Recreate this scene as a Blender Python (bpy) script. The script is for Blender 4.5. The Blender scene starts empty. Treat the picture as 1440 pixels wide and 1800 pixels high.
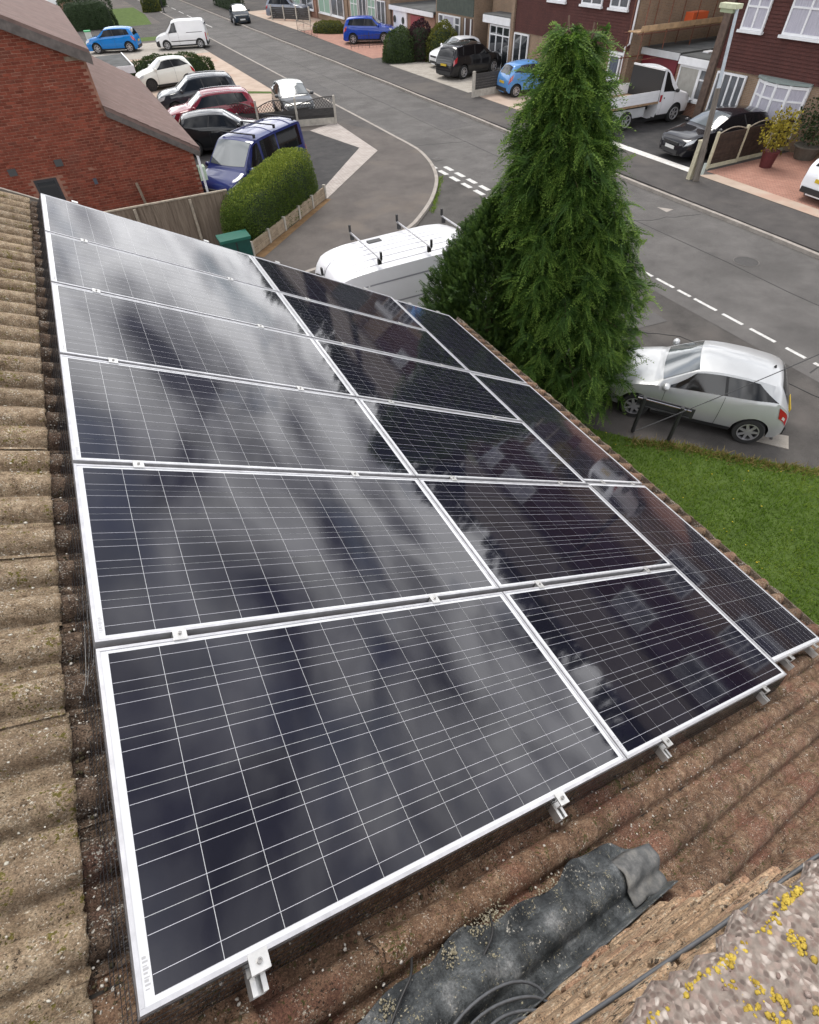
import bpy, math, random
import numpy as np
from mathutils import Matrix, Vector
random.seed(7); rng = np.random.default_rng(7)
sc = bpy.context.scene
COL = sc.collection
R = math.radians

# ------------------------------------------------------------------ camera
H = 7.0                                                   # lens height above the road
CAM = np.array([0.0, 0.0, H])
CR = np.array([.88972874, -.45576825, -.0256528])         # camera right / down / forward in world axes
CD = np.array([-.35738298, -.66050005, -.6603159])
CF = np.array([.28400735, .59666991, -.7505497])
FPX = 921.76
cd = bpy.data.cameras.new('camera'); cam = bpy.data.objects.new('camera', cd); COL.objects.link(cam)
cd.sensor_fit = 'HORIZONTAL'; cd.sensor_width = 36; cd.lens = 36 * FPX / 1440
cd.clip_start = .05; cd.clip_end = 2000
m = Matrix.Identity(4)
for i in range(3):
    m[i][0] = CR[i]; m[i][1] = -CD[i]; m[i][2] = -CF[i]
m[2][3] = H
cam.matrix_world = m
sc.camera = cam

# ------------------------------------------------------------------ sky with broken cloud, soft sun
SUN_EL, SUN_AZ = R(60), R(15)                            # azimuth clockwise from +Y
w = bpy.data.worlds.new('World'); sc.world = w; w.use_nodes = True
nt = w.node_tree; nt.nodes.clear()
def wn(t, **k):
    n = nt.nodes.new(t)
    for a, b in k.items(): setattr(n, a, b)
    return n
sky = wn('ShaderNodeTexSky', sky_type='NISHITA', sun_disc=False, sun_elevation=SUN_EL, sun_rotation=SUN_AZ)
sky.air_density = 1.0; sky.dust_density = 1.5
bg1 = wn('ShaderNodeBackground'); bg1.inputs[1].default_value = .12
nt.links.new(sky.outputs[0], bg1.inputs[0])
tc = wn('ShaderNodeTexCoord'); sep = wn('ShaderNodeSeparateXYZ'); nt.links.new(tc.outputs['Generated'], sep.inputs[0])
def wm(op, a, b=None):
    n = wn('ShaderNodeMath', operation=op)
    for i, v in enumerate((a, b)):
        if v is None: continue
        if isinstance(v, (int, float)): n.inputs[i].default_value = v
        else: nt.links.new(v, n.inputs[i])
    return n.outputs[0]
zz = wm('ADD', wm('MAXIMUM', sep.outputs[2], 0.0), .22)
cx = wm('DIVIDE', sep.outputs[0], zz); cy = wm('DIVIDE', sep.outputs[1], zz)
comb = wn('ShaderNodeCombineXYZ'); nt.links.new(wm('MULTIPLY', cx, 1.15), comb.inputs[0]); nt.links.new(wm('MULTIPLY', cy, .78), comb.inputs[1])   # cloud streets drawn out along the wind
nz = wn('ShaderNodeTexNoise'); nz.inputs['Scale'].default_value = 1.75; nz.inputs['Detail'].default_value = 7; nz.inputs['Roughness'].default_value = .57; nz.inputs['Distortion'].default_value = .35
nt.links.new(comb.outputs[0], nz.inputs['Vector'])
cov = wn('ShaderNodeValToRGB'); cov.color_ramp.elements[0].position = .32; cov.color_ramp.elements[1].position = .50
hz = wm('MULTIPLY', wm('POWER', wm('SUBTRACT', 1.0, wm('MAXIMUM', sep.outputs[2], 0.0)), 3.0), .13)   # cloud thickens towards the horizon
nt.links.new(wm('ADD', nz.outputs[0], hz), cov.inputs[0])
nz2 = wn('ShaderNodeTexNoise'); nz2.inputs['Scale'].default_value = 2.6; nz2.inputs['Detail'].default_value = 6; nz2.inputs['Distortion'].default_value = .5
nt.links.new(comb.outputs[0], nz2.inputs['Vector'])
cc = wn('ShaderNodeValToRGB')
cc.color_ramp.elements[0].position = .40; cc.color_ramp.elements[0].color = (.12, .125, .15, 1)
cc.color_ramp.elements[1].position = .70; cc.color_ramp.elements[1].color = (1.3, 1.3, 1.32, 1)
nt.links.new(wm('ADD', nz2.outputs[0], wm('MULTIPLY', hz, 1.7)), cc.inputs[0])
bg2 = wn('ShaderNodeBackground'); bg2.inputs[1].default_value = 2.0
nt.links.new(cc.outputs[0], bg2.inputs[0])
mx = wn('ShaderNodeMixShader'); nt.links.new(cov.outputs[0], mx.inputs[0]); nt.links.new(bg1.outputs[0], mx.inputs[1]); nt.links.new(bg2.outputs[0], mx.inputs[2])
wo = wn('ShaderNodeOutputWorld'); nt.links.new(mx.outputs[0], wo.inputs[0])
sl = bpy.data.lights.new('sun', 'SUN'); sl.energy = 2.2; sl.angle = R(24); sl.color = (1, .955, .885)
so = bpy.data.objects.new('sun', sl); COL.objects.link(so)
sd = Vector((math.sin(SUN_AZ) * math.cos(SUN_EL), math.cos(SUN_AZ) * math.cos(SUN_EL), math.sin(SUN_EL)))
so.rotation_euler = sd.to_track_quat('Z', 'Y').to_euler(); so.location = (30, 20, 40)
sc.view_settings.view_transform = 'Standard'; sc.view_settings.look = 'None'
sc.view_settings.exposure = 0.22; sc.view_settings.gamma = 1

# ------------------------------------------------------------------ pixel -> place helpers (1440x1800 photo)
def ray(x, y): return CR * ((x - 720) / FPX) + CD * ((y - 900) / FPX) + CF
def G(x, y, z=0.0):
    d = ray(x, y); return CAM + d * ((z - H) / d[2])
def GX(x, y, X):
    d = ray(x, y); return CAM + d * (X / d[0])
def GY(x, y, Y):
    d = ray(x, y); return CAM + d * (Y / d[1])
TH = R(28)
ES = np.array([math.cos(TH), 0, -math.sin(TH)]); EN = np.array([math.sin(TH), 0, math.cos(TH)]); EY = np.array([0, 1.0, 0])
RO = np.array([-.5967, .2244, H - 1.5843])                # top corner of the panel field
def RW(s, y, n=0.0): return RO + ES * s + EY * y + EN * n
def RPX(x, y, n=0.0):
    d = ray(x, y); o = CAM - RO; q = o + d * ((n - o @ EN) / (d @ EN)); return (q @ ES, q[1])
ROOFROT = (0, TH, 0)

# ------------------------------------------------------------------ materials
MATS = {}
def mat(name, col, rough=.7, var=.0, scale=8.0, bump=0.0, bscale=None, metal=0.0, coat=0.0, spec=.5, col2=None, detail=6, lo=.35, hi=.65, attr=None, stretch=None, bdist=.01):
    if name in MATS: return MATS[name]
    M = bpy.data.materials.new(name); M.use_nodes = True; t = M.node_tree; b = t.nodes['Principled BSDF']
    b.inputs['Roughness'].default_value = rough; b.inputs['Metallic'].default_value = metal
    b.inputs['Coat Weight'].default_value = coat; b.inputs['Coat Roughness'].default_value = .04; b.inputs['Specular IOR Level'].default_value = spec
    b.inputs['Base Color'].default_value = (*col, 1)
    src = None
    if col2 is not None or var > 0 or bump > 0:
        co = t.nodes.new('ShaderNodeTexCoord'); vec = co.outputs['Object']
        if stretch:
            mp = t.nodes.new('ShaderNodeMapping'); mp.inputs['Scale'].default_value = stretch; t.links.new(vec, mp.inputs[0]); vec = mp.outputs[0]
    if col2 is not None or var > 0:
        if col2 is None:
            a = tuple(max(0, c * (1 - var)) for c in col); c2 = tuple(min(1, c * (1 + var)) for c in col)
        else: a, c2 = col, col2
        rp = t.nodes.new('ShaderNodeValToRGB'); e = rp.color_ramp.elements
        e[0].position = lo; e[1].position = hi; e[0].color = (*a, 1); e[1].color = (*c2, 1)
        if attr:
            an = t.nodes.new('ShaderNodeAttribute'); an.attribute_name = attr; t.links.new(an.outputs['Fac'], rp.inputs[0])
        else:
            n = t.nodes.new('ShaderNodeTexNoise'); n.inputs['Scale'].default_value = scale; n.inputs['Detail'].default_value = detail; n.inputs['Roughness'].default_value = .62
            t.links.new(vec, n.inputs['Vector']); t.links.new(n.outputs[0], rp.inputs[0])
        t.links.new(rp.outputs[0], b.inputs['Base Color']); src = rp
    if bump > 0:
        n2 = t.nodes.new('ShaderNodeTexNoise'); n2.inputs['Scale'].default_value = bscale or scale * 3; n2.inputs['Detail'].default_value = 5
        t.links.new(vec, n2.inputs['Vector'])
        bp = t.nodes.new('ShaderNodeBump'); bp.inputs['Strength'].default_value = bump; bp.inputs['Distance'].default_value = bdist
        t.links.new(n2.outputs[0], bp.inputs['Height']); t.links.new(bp.outputs[0], b.inputs['Normal'])
    MATS[name] = M; return M

def graph(M):
    t = M.node_tree
    def nn(ty, **k):
        n = t.nodes.new(ty)
        for a, b in k.items():
            if a in n.inputs: n.inputs[a].default_value = b
            else: setattr(n, a, b)
        return n
    return t, nn, t.links.new

def layered(name, cols, scale, rough=.9, spots=(), bump=.6, bscale=60, bdist=.006, coord='Object', big=None, randobj=.0, grain=None):
    """mottled mineral surface: noise ramp of several colours + small flecks (voronoi spots)"""
    M = bpy.data.materials.new(name); M.use_nodes = True; t, nn, ln = graph(M); b = t.nodes['Principled BSDF']
    b.inputs['Roughness'].default_value = rough; b.inputs['Specular IOR Level'].default_value = .25
    co = nn('ShaderNodeTexCoord')
    vec = co.outputs[coord]
    if randobj:
        oi = nn('ShaderNodeObjectInfo'); ad = nn('ShaderNodeVectorMath', operation='ADD'); sv = nn('ShaderNodeVectorMath', operation='SCALE')
        cx = nn('ShaderNodeCombineXYZ'); ln(oi.outputs['Random'], cx.inputs[0]); ln(oi.outputs['Random'], cx.inputs[1]); ln(oi.outputs['Random'], cx.inputs[2])
        ln(cx.outputs[0], sv.inputs[0]); sv.inputs['Scale'].default_value = 37.0
        ln(vec, ad.inputs[0]); ln(sv.outputs[0], ad.inputs[1]); vec = ad.outputs[0]
    n = nn('ShaderNodeTexNoise', Scale=scale, Detail=8, Roughness=.68); ln(vec, n.inputs['Vector'])
    rp = nn('ShaderNodeValToRGB'); cr = rp.color_ramp
    k = len(cols)
    cr.elements[0].position = .3; cr.elements[1].position = .7
    for i in range(1, k - 1): cr.elements.new(.3 + .4 * i / (k - 1))
    for i, c in enumerate(cols): cr.elements[i].color = (*c, 1)
    ln(n.outputs[0], rp.inputs[0]); cur = rp.outputs[0]
    if big:
        nb = nn('ShaderNodeTexNoise', Scale=big[0], Detail=3); ln(vec, nb.inputs['Vector'])
        rb = nn('ShaderNodeValToRGB'); rb.color_ramp.elements[0].position = big[2]; rb.color_ramp.elements[1].position = big[2] + .12
        ln(nb.outputs[0], rb.inputs[0]); mx = nn('ShaderNodeMix', data_type='RGBA')
        sc_ = nn('ShaderNodeMath', operation='MULTIPLY'); ln(rb.outputs[0], sc_.inputs[0]); sc_.inputs[1].default_value = big[3]
        ln(sc_.outputs[0], mx.inputs[0]); ln(cur, mx.inputs[6]); mx.inputs[7].default_value = (*big[1], 1); cur = mx.outputs[2]
    for (ssc, thr, c, mask) in spots:
        v = nn('ShaderNodeTexNoise', Scale=ssc, Detail=3, Roughness=.7); ln(vec, v.inputs['Vector'])
        v2 = nn('ShaderNodeTexNoise', Scale=ssc * .13, Detail=2); ln(vec, v2.inputs['Vector'])
        ml = nn('ShaderNodeMath', operation='MULTIPLY'); ln(v.outputs[0], ml.inputs[0]); 
        m2 = nn('ShaderNodeMath', operation='MULTIPLY_ADD'); ln(v2.outputs[0], m2.inputs[0]); m2.inputs[1].default_value = mask; m2.inputs[2].default_value = 1 - mask * .5
        ln(m2.outputs[0], ml.inputs[1])
        r2 = nn('ShaderNodeValToRGB'); r2.color_ramp.elements[0].position = thr; r2.color_ramp.elements[1].position = thr + .035
        ln(ml.outputs[0], r2.inputs[0])
        mx = nn('ShaderNodeMix', data_type='RGBA'); ln(r2.outputs[0], mx.inputs[0]); ln(cur, mx.inputs[6]); mx.inputs[7].default_value = (*c, 1); cur = mx.outputs[2]
    if randobj:
        hs = nn('ShaderNodeHueSaturation'); mr = nn('ShaderNodeMapRange'); ln(oi.outputs['Random'], mr.inputs[0]); mr.inputs[3].default_value = 1 - randobj; mr.inputs[4].default_value = 1 + randobj
        ln(mr.outputs[0], hs.inputs['Value']); ln(cur, hs.inputs['Color']); cur = hs.outputs[0]
    if grain:
        gn = nn('ShaderNodeTexNoise', Scale=grain[0], Detail=2, Roughness=.8); ln(vec, gn.inputs['Vector']); gm = nn('ShaderNodeMapRange'); ln(gn.outputs[0], gm.inputs[0]); gm.inputs[1].default_value = .33; gm.inputs[2].default_value = .67; gm.inputs[3].default_value = 1 - grain[1]; gm.inputs[4].default_value = 1 + grain[1]
        gh = nn('ShaderNodeHueSaturation'); ln(gm.outputs[0], gh.inputs['Value']); ln(cur, gh.inputs['Color']); cur = gh.outputs[0]
    ln(cur, b.inputs['Base Color'])
    nb_ = nn('ShaderNodeTexNoise', Scale=bscale, Detail=8, Roughness=.75); ln(vec, nb_.inputs['Vector'])
    bp = nn('ShaderNodeBump', Strength=bump, Distance=bdist); ln(nb_.outputs[0], bp.inputs['Height']); ln(bp.outputs[0], b.inputs['Normal'])
    MATS[name] = M; return M

# ------------------------------------------------------------------ mesh helpers
def fast(name, V, F, mats, parent=None, smooth=False, mi=None, tint=None):
    V = np.asarray(V, np.float32).reshape(-1, 3)
    me = bpy.data.meshes.new(name)
    if isinstance(F, np.ndarray):
        nF, k = F.shape; me.vertices.add(len(V)); me.vertices.foreach_set('co', V.ravel())
        me.loops.add(nF * k); me.loops.foreach_set('vertex_index', F.astype(np.int32).ravel())
        me.polygons.add(nF); me.polygons.foreach_set('loop_start', np.arange(0, nF * k, k, dtype=np.int32))
        me.update(calc_edges=True); me.validate()
    else:
        me.from_pydata(V.tolist(), [], F)
    for mt in (mats if isinstance(mats, (list, tuple)) else [mats]): me.materials.append(mt)
    if mi is not None: me.polygons.foreach_set('material_index', np.asarray(mi, np.int32))
    if smooth: me.polygons.foreach_set('use_smooth', np.ones(len(me.polygons), bool))
    if tint is not None:
        a = me.attributes.new('tint', 'FLOAT', 'POINT'); a.data.foreach_set('value', np.asarray(tint, np.float32))
    me.update()
    return link(name, me, parent)
def link(name, me, parent=None):
    o = bpy.data.objects.new(name, me); COL.objects.link(o)
    if parent is not None: o.parent = parent
    return o
def empty(name, loc=(0, 0, 0), rot=(0, 0, 0)):
    o = bpy.data.objects.new(name, None); COL.objects.link(o); o.location = loc; o.rotation_euler = rot; o.empty_display_size = .1
    return o
def tag(o, label=None, cat=None, group=None, kind=None):
    if label: o['label'] = label
    if cat: o['category'] = cat
    if group: o['group'] = group
    if kind: o['kind'] = kind
    return o
BOXF = [(0, 3, 2, 1), (4, 5, 6, 7), (0, 1, 5, 4), (1, 2, 6, 5), (2, 3, 7, 6), (3, 0, 4, 7)]
class MB:
    def __init__(s): s.v = []; s.f = []; s.m = []
    def add(s, V, F, mi=0):
        o = len(s.v); s.v += [tuple(map(float, p)) for p in V]; s.f += [tuple(i + o for i in f) for f in F]; s.m += [mi] * len(F); return s
    def box(s, c, d, rz=0.0, mi=0, rot=None):
        x, y, z = [q / 2 for q in d]
        P = np.array([(-x, -y, -z), (x, -y, -z), (x, y, -z), (-x, y, -z), (-x, -y, z), (x, -y, z), (x, y, z), (-x, y, z)])
        if rz: P = P @ np.array([[math.cos(rz), math.sin(rz), 0], [-math.sin(rz), math.cos(rz), 0], [0, 0, 1]])
        if rot is not None: P = P @ np.array(rot).T
        return s.add(P + np.array(c), BOXF, mi)
    def b2(s, a, b, mi=0):                                     # box from two corners
        a = np.array(a, float); b = np.array(b, float); return s.box((a + b) / 2, np.abs(b - a), mi=mi)
    def tube(s, pts, r, n=8, mi=0, cap=True):
        pts = [np.array(p, float) for p in pts]; rs = r if isinstance(r, (list, tuple)) else [r] * len(pts)
        V = []; up = None
        for i, p in enumerate(pts):
            d = pts[min(i + 1, len(pts) - 1)] - pts[max(i - 1, 0)]; d = d / (np.linalg.norm(d) + 1e-9)
            if up is None: up = np.array([0, 0, 1.0]) if abs(d[2]) < .9 else np.array([1.0, 0, 0])
            a = np.cross(d, up); a /= np.linalg.norm(a) + 1e-9; b = np.cross(a, d); up = b
            for k in range(n):
                t = 2 * math.pi * k / n; V.append(p + rs[i] * (a * math.cos(t) + b * math.sin(t)))
        F = [(i * n + k, i * n + (k + 1) % n, (i + 1) * n + (k + 1) % n, (i + 1) * n + k) for i in range(len(pts) - 1) for k in range(n)]
        if cap: F += [tuple(range(n))[::-1], tuple((len(pts) - 1) * n + k for k in range(n))]
        return s.add(V, F, mi)
    def lathe(s, prof, n=20, axis='z', c=(0, 0, 0), mi=0, cap=True):
        V = []
        for r, h in prof:
            for k in range(n):
                t = 2 * math.pi * k / n; a, b = r * math.cos(t), r * math.sin(t)
                V.append({'z': (a, b, h), 'y': (a, h, b), 'x': (h, a, b)}[axis])
        V = np.array(V) + np.array(c)
        F = [(i * n + k, i * n + (k + 1) % n, (i + 1) * n + (k + 1) % n, (i + 1) * n + k) for i in range(len(prof) - 1) for k in range(n)]
        if cap and prof[0][0] > 1e-4: F.append(tuple(range(n))[::-1])
        if cap and prof[-1][0] > 1e-4: F.append(tuple((len(prof) - 1) * n + k for k in range(n)))
        return s.add(V, F, mi)
    def prism(s, poly, z0, z1, mi=0):                          # polygon in xy extruded in z (ccw)
        n = len(poly); V = [(p[0], p[1], z0) for p in poly] + [(p[0], p[1], z1) for p in poly]
        F = [tuple(range(n))[::-1], tuple(range(n, 2 * n))] + [(i, (i + 1) % n, n + (i + 1) % n, n + i) for i in range(n)]
        return s.add(V, F, mi)
    def build(s, name, mats, parent=None, smooth=False):
        me = bpy.data.meshes.new(name); me.from_pydata(s.v, [], s.f)
        for mt in (mats if isinstance(mats, (list, tuple)) else [mats]): me.materials.append(mt)
        if any(s.m): me.polygons.foreach_set('material_index', s.m)
        if smooth: me.polygons.foreach_set('use_smooth', [True] * len(me.polygons)); 
        me.update(); return link(name, me, parent)
def sheet(name, poly, z, mt, sub=0):
    V = [(p[0], p[1], z) for p in poly]; a = 0
    for i in range(len(poly)): a += poly[i - 1][0] * poly[i][1] - poly[i][0] * poly[i - 1][1]
    f = tuple(range(len(V))); f = f if a > 0 else f[::-1]
    return fast(name, V, [f], mt)
def ccw(poly):
    a = sum(poly[i - 1][0] * poly[i][1] - poly[i][0] * poly[i - 1][1] for i in range(len(poly)))
    return poly if a > 0 else poly[::-1]
# ================================================================== GROUND, ROADS
m_road = layered('road asphalt', [(.075, .071, .068), (.105, .099, .095), (.135, .127, .122)], .9, rough=.88, spots=((260, .60, (.24, .225, .21), .1), (300, .62, (.05, .05, .05), .1)), bump=.35, bscale=220, bdist=.004, big=(.3, (.07, .066, .063), .5, .6))
m_side = layered('side road tarmac', [(.045, .041, .039), (.067, .062, .058), (.092, .085, .079)], 1.2, rough=.88, spots=((260, .61, (.19, .175, .16), .1),), bump=.35, bscale=220, bdist=.004, big=(.3, (.125, .11, .10), .52, .6))
m_foot = layered('footway tarmac', [(.055, .051, .05), (.075, .069, .066), (.095, .087, .082)], 1.2, rough=.9, spots=((280, .61, (.17, .16, .145), .1),), bump=.4, bscale=240, bdist=.004, big=(.35, (.11, .098, .088), .54, .7))
m_brownfoot = layered('brown footway tarmac', [(.075, .066, .061), (.10, .088, .081), (.125, .11, .10)], .9, rough=.9, spots=((260, .61, (.2, .18, .16), .1),), bump=.35, bscale=240, bdist=.004, big=(.4, (.15, .125, .105), .55, .7))
m_drive = layered('dark drive tarmac', [(.035, .034, .035), (.05, .048, .048), (.068, .064, .062)], 2.0, rough=.9, bump=.4, bscale=240, bdist=.004)
m_kerb = layered('kerb stone', [(.22, .20, .18), (.31, .28, .25), (.38, .345, .31)], 3.0, rough=.9, bump=.3, bscale=80)
m_line = layered('road paint', [(.45, .44, .42), (.62, .61, .585), (.68, .67, .65)], 9.0, rough=.8, spots=((70, .57, (.14, .13, .125), .5),), bump=.2, bscale=200, bdist=.002)
m_conc = layered('concrete', [(.26, .235, .205), (.34, .31, .27), (.42, .385, .34)], 2.5, rough=.9, bump=.25, bscale=90, spots=((60, .6, (.2, .185, .16), .4),))
m_pink = layered('pinkish concrete', [(.33, .255, .20), (.42, .33, .265), (.47, .38, .31)], .9, rough=.9, bump=.2, bscale=60, big=(.5, (.40, .23, .17), .55, .55))
def blockpave(name, c1, c2, mortar, scale, rot=0.0):
    M = bpy.data.materials.new(name); M.use_nodes = True; t, nn, ln = graph(M); b = t.nodes['Principled BSDF']; b.inputs['Roughness'].default_value = .88
    co = nn('ShaderNodeTexCoord'); mp = nn('ShaderNodeMapping'); mp.inputs['Rotation'].default_value = (0, 0, rot); ln(co.outputs['Object'], mp.inputs[0])
    br = nn('ShaderNodeTexBrick', Scale=scale); br.inputs['Color1'].default_value = (*c1, 1); br.inputs['Color2'].default_value = (*c2, 1); br.inputs['Mortar'].default_value = (*mortar, 1)
    br.inputs['Mortar Size'].default_value = .03; br.inputs['Brick Width'].default_value = .5; br.inputs['Row Height'].default_value = .25; ln(mp.outputs[0], br.inputs[0])
    n = nn('ShaderNodeTexNoise', Scale=1.5, Detail=6); ln(co.outputs['Object'], n.inputs['Vector']); mr = nn('ShaderNodeMapRange'); ln(n.outputs[0], mr.inputs[0]); mr.inputs[3].default_value = .72; mr.inputs[4].default_value = 1.28
    hs = nn('ShaderNodeHueSaturation'); ln(br.outputs[0], hs.inputs['Color']); ln(mr.outputs[0], hs.inputs['Value']); ln(hs.outputs[0], b.inputs['Base Color'])
    bp = nn('ShaderNodeBump', Strength=.4, Distance=.004); ln(br.outputs['Fac'], bp.inputs['Height']); bp.invert = True; ln(bp.outputs[0], b.inputs['Normal'])
    MATS[name] = M; return M
m_redpave = blockpave('red block paving', (.33, .155, .11), (.40, .205, .15), (.22, .13, .10), 2.5, R(45))
m_palepave = blockpave('pale block paving', (.36, .315, .285), (.45, .40, .365), (.24, .215, .195), 2.5, R(48))
m_grassbase = layered('lawn soil and thatch', [(.045, .075, .016), (.07, .11, .022), (.095, .14, .034)], 2.2, rough=.95, bump=.8, bscale=60, bdist=.02)
m_far = layered('far ground', [(.06, .09, .03), (.08, .11, .04), (.11, .12, .06)], .2, rough=.95)

st = lambda o: tag(o, kind='structure')
st(sheet('ground', [(-900, -900), (900, -900), (900, 900), (-900, 900)], -.05, m_far))
st(sheet('main_road', [(12.3, -40), (18.2, -40), (18.2, 170), (12.3, 170)], 0.0, m_road))
st(sheet('side_road', [(-45, -40), (12.35, -40), (12.35, 30), (-45, 30)], -.004, m_side))
kp = [G(*p)[:2] for p in [(735, 265), (754, 283), (765, 300), (770, 318), (768, 335), (760, 357), (745, 380), (722, 405)]]
KX = 12.93
curve = [(KX, 165), (KX, 60), (KX, 40), (KX, 30), (KX - .02, 27.2)] + [tuple(p) for p in kp] + [(6.6, 15.9), (3.5, 15.2), (0, 14.9), (-45, 14.6)]
def smooth_line(pts, k=5):
    P = [np.array(p, float) for p in pts]; out = []
    for i in range(len(P) - 1):
        a, b, c, d = P[max(i - 1, 0)], P[i], P[i + 1], P[min(i + 2, len(P) - 1)]
        ln_ = np.linalg.norm(c - b); ma = (c - a) * ln_ / (np.linalg.norm(c - b) + np.linalg.norm(b - a) + 1e-9); mc = (d - b) * ln_ / (np.linalg.norm(d - c) + ln_ + 1e-9)
        for j in range(k):
            t = j / k; out.append((2*t**3-3*t**2+1)*b + (t**3-2*t**2+t)*ma + (-2*t**3+3*t**2)*c + (t**3-t**2)*mc)
    out.append(P[-1]); return out
kc = curve[:5] + [tuple(p) for p in smooth_line(curve[4:-2], 3)[1:]] + curve[-2:]
def offset(pts, d):
    P = [np.array(p, float) for p in pts]; o = []
    for i, p in enumerate(P):
        t = P[min(i + 1, len(P) - 1)] - P[max(i - 1, 0)]; t /= np.linalg.norm(t); o.append(p + d * np.array([t[1], -t[0]]))
    return o
def band(name, pts, d0, d1, z0, z1, mt):
    a, b = offset(pts, d0), offset(pts, d1); n = len(pts); V = []
    for z in (z0, z1): V += [(*p, z) for p in a] + [(*p, z) for p in b]
    F = []
    for i in range(n - 1):
        F += [(2*n+i, 2*n+i+1, 3*n+i+1, 3*n+i), (i, i+1, 2*n+i+1, 2*n+i), (n+i+1, n+i, 3*n+i, 3*n+i+1)]
    return fast(name, V, F, mt)
# land on the far side of the side road (raised 0.1 m behind its kerb)
inner = offset(kc, .12)
MBo = MB(); MBo.prism(ccw([tuple(p) for p in inner] + [(-45, 165)]), -.04, .10); st(MBo.build('footway_corner', m_brownfoot))
st(band('kerb_corner', kc, -.01, .125, -.04, .106, m_kerb))
RX = 17.93
st(MB().prism([(RX + .12, -40), (90, -40), (90, 165), (RX + .12, 165)], -.04, .10).build('footway_east', m_foot))
st(band('kerb_east', [(RX, -40)] + [(RX + .03 * math.sin(y * .7), y) for y in range(-10, 80, 2)] + [(RX, 165)], -.14, .0, -.04, .105, m_kerb))
# drives and paving on the raised land
zg = [G(*p, .1)[:2] for p in [(575, 350), (664, 265), (590, 215), (545, 230), (632, 260), (570, 330)]]
st(sheet('block_paved_edging', [tuple(p) for p in zg], .114, m_palepave))
st(sheet('tarmac_drive', [tuple(zg[5]), tuple(zg[4]), tuple(zg[3]), (5.5, 32.4), (2.4, 33.2), (2.4, 21.5), (5.2, 20.6)], .108, m_drive))
st(sheet('footway_north', [(11.05, 32), (12.9, 27.5), (12.8, 164), (11.05, 164)], .104, m_foot))
st(sheet('pink_concrete_drive', [(2.0, 33.4), (5.6, 32.7), (11.0, 31.9), (11.0, 58), (2.0, 58)], .106, m_pink))
st(sheet('grass_verge_strip', [(8.6, 41.0), (10.9, 39.4), (10.95, 40.0), (8.8, 41.7)], .112, m_grassbase))
st(sheet('concrete_drive_north', [(1.0, 58.5), (11.0, 57.5), (11.0, 66), (1.0, 67)], .109, m_conc))
st(sheet('lawn_north', [(-4, 69), (9.0, 67.5), (10.8, 90), (10.8, 100), (-4, 100)], .111, m_grassbase))
st(sheet('cross_street', [(-30, 72.0), (11.2, 70.0), (12.9, 72), (12.9, 82), (11.2, 80), (-30, 79)], .116, m_side))
st(sheet('tarmac_drive_east', [(20.75, 16.1), (27.5, 16.1), (27.5, 26.6), (20.75, 26.6)], .106, m_drive))
st(sheet('white_edging_strip', [(20.28, 16.0), (20.72, 16.0), (20.72, 21.3), (20.28, 21.3)], .112, mat('white edging', (.62, .60, .57), .85, var=.15, scale=6)))
st(sheet('red_paved_drive', [(20.95, 7.5), (26.5, 7.5), (26.5, 15.75), (20.95, 15.75)], .106, m_redpave))
st(sheet('stone_edging', [(20.32, 7.5), (20.95, 7.5), (20.95, 15.3), (20.32, 15.6)], .112, m_pink))
st(sheet('concrete_drive_east', [(20.5, 32.9), (26, 32.9), (26, 43.6), (20.5, 43.6)], .106, m_conc))
st(sheet('concrete_path_east', [(20.5, 26.8), (26, 26.8), (26, 32.2), (20.5, 32.2)], .106, m_pink))
st(sheet('red_drive_north', [(20.6, 46.6), (26, 46.6), (26, 64.2), (21.1, 64.2)], .106, m_redpave))
st(sheet('pale_drive_north', [(21.1, 64.4), (26, 64.4), (26, 84), (21.1, 84)], .106, m_pink))
# painted dashes of the junction
def dash(name, x, y0, y1, wd, label, group):
    o = sheet(name, [(x - wd/2, y0), (x + wd/2, y0), (x + wd/2, y1), (x - wd/2, y1)], .0045, m_line); st(o); return o
y = 23.0
for k in range(9):
    if k != 0: dash('give_way_mark', 12.78, y - .62, y, .2, '', '')
    dash('give_way_mark', 12.34, y - .95, y - .33, .2, '', '')
    y -= .92
for y0, y1 in [(10.75, 10.25), (10.1, 9.45), (9.3, 8.85), (8.72, 7.98), (7.78, 7.16), (6.94, 6.22), (5.93, 5.42), (5.2, 4.6), (4.4, 3.8), (3.6, 3.0), (2.8, 2.2)]:
    dash('junction_mark', 12.88, y1, y0, .1, '', '')
st(sheet('worn_road_patch', [tuple(G(*p)[:2]) for p in [(1155, 364), (1184, 368), (1172, 373)]], .0045, m_kerb))
m_patch = layered('newer tarmac patch', [(.075, .072, .071), (.095, .09, .088), (.11, .104, .1)], 2, rough=.9, bump=.35, bscale=220, bdist=.004, spots=((260, .61, (.2, .19, .175), .1),))
for poly_p in [[(13.6, 3.0), (15.2, 3.2), (15.1, 5.6), (13.5, 5.4)], [(15.6, 27.0), (17.2, 27.0), (17.2, 31.5), (15.7, 31.4)], [(13.1, 37), (14.2, 37), (14.3, 45), (13.1, 45)], [(9.6, 8.4), (11.4, 8.2), (11.5, 9.4), (9.7, 9.7)]]: st(sheet('tarmac_repair_patch', poly_p, .0042, m_patch))
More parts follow.
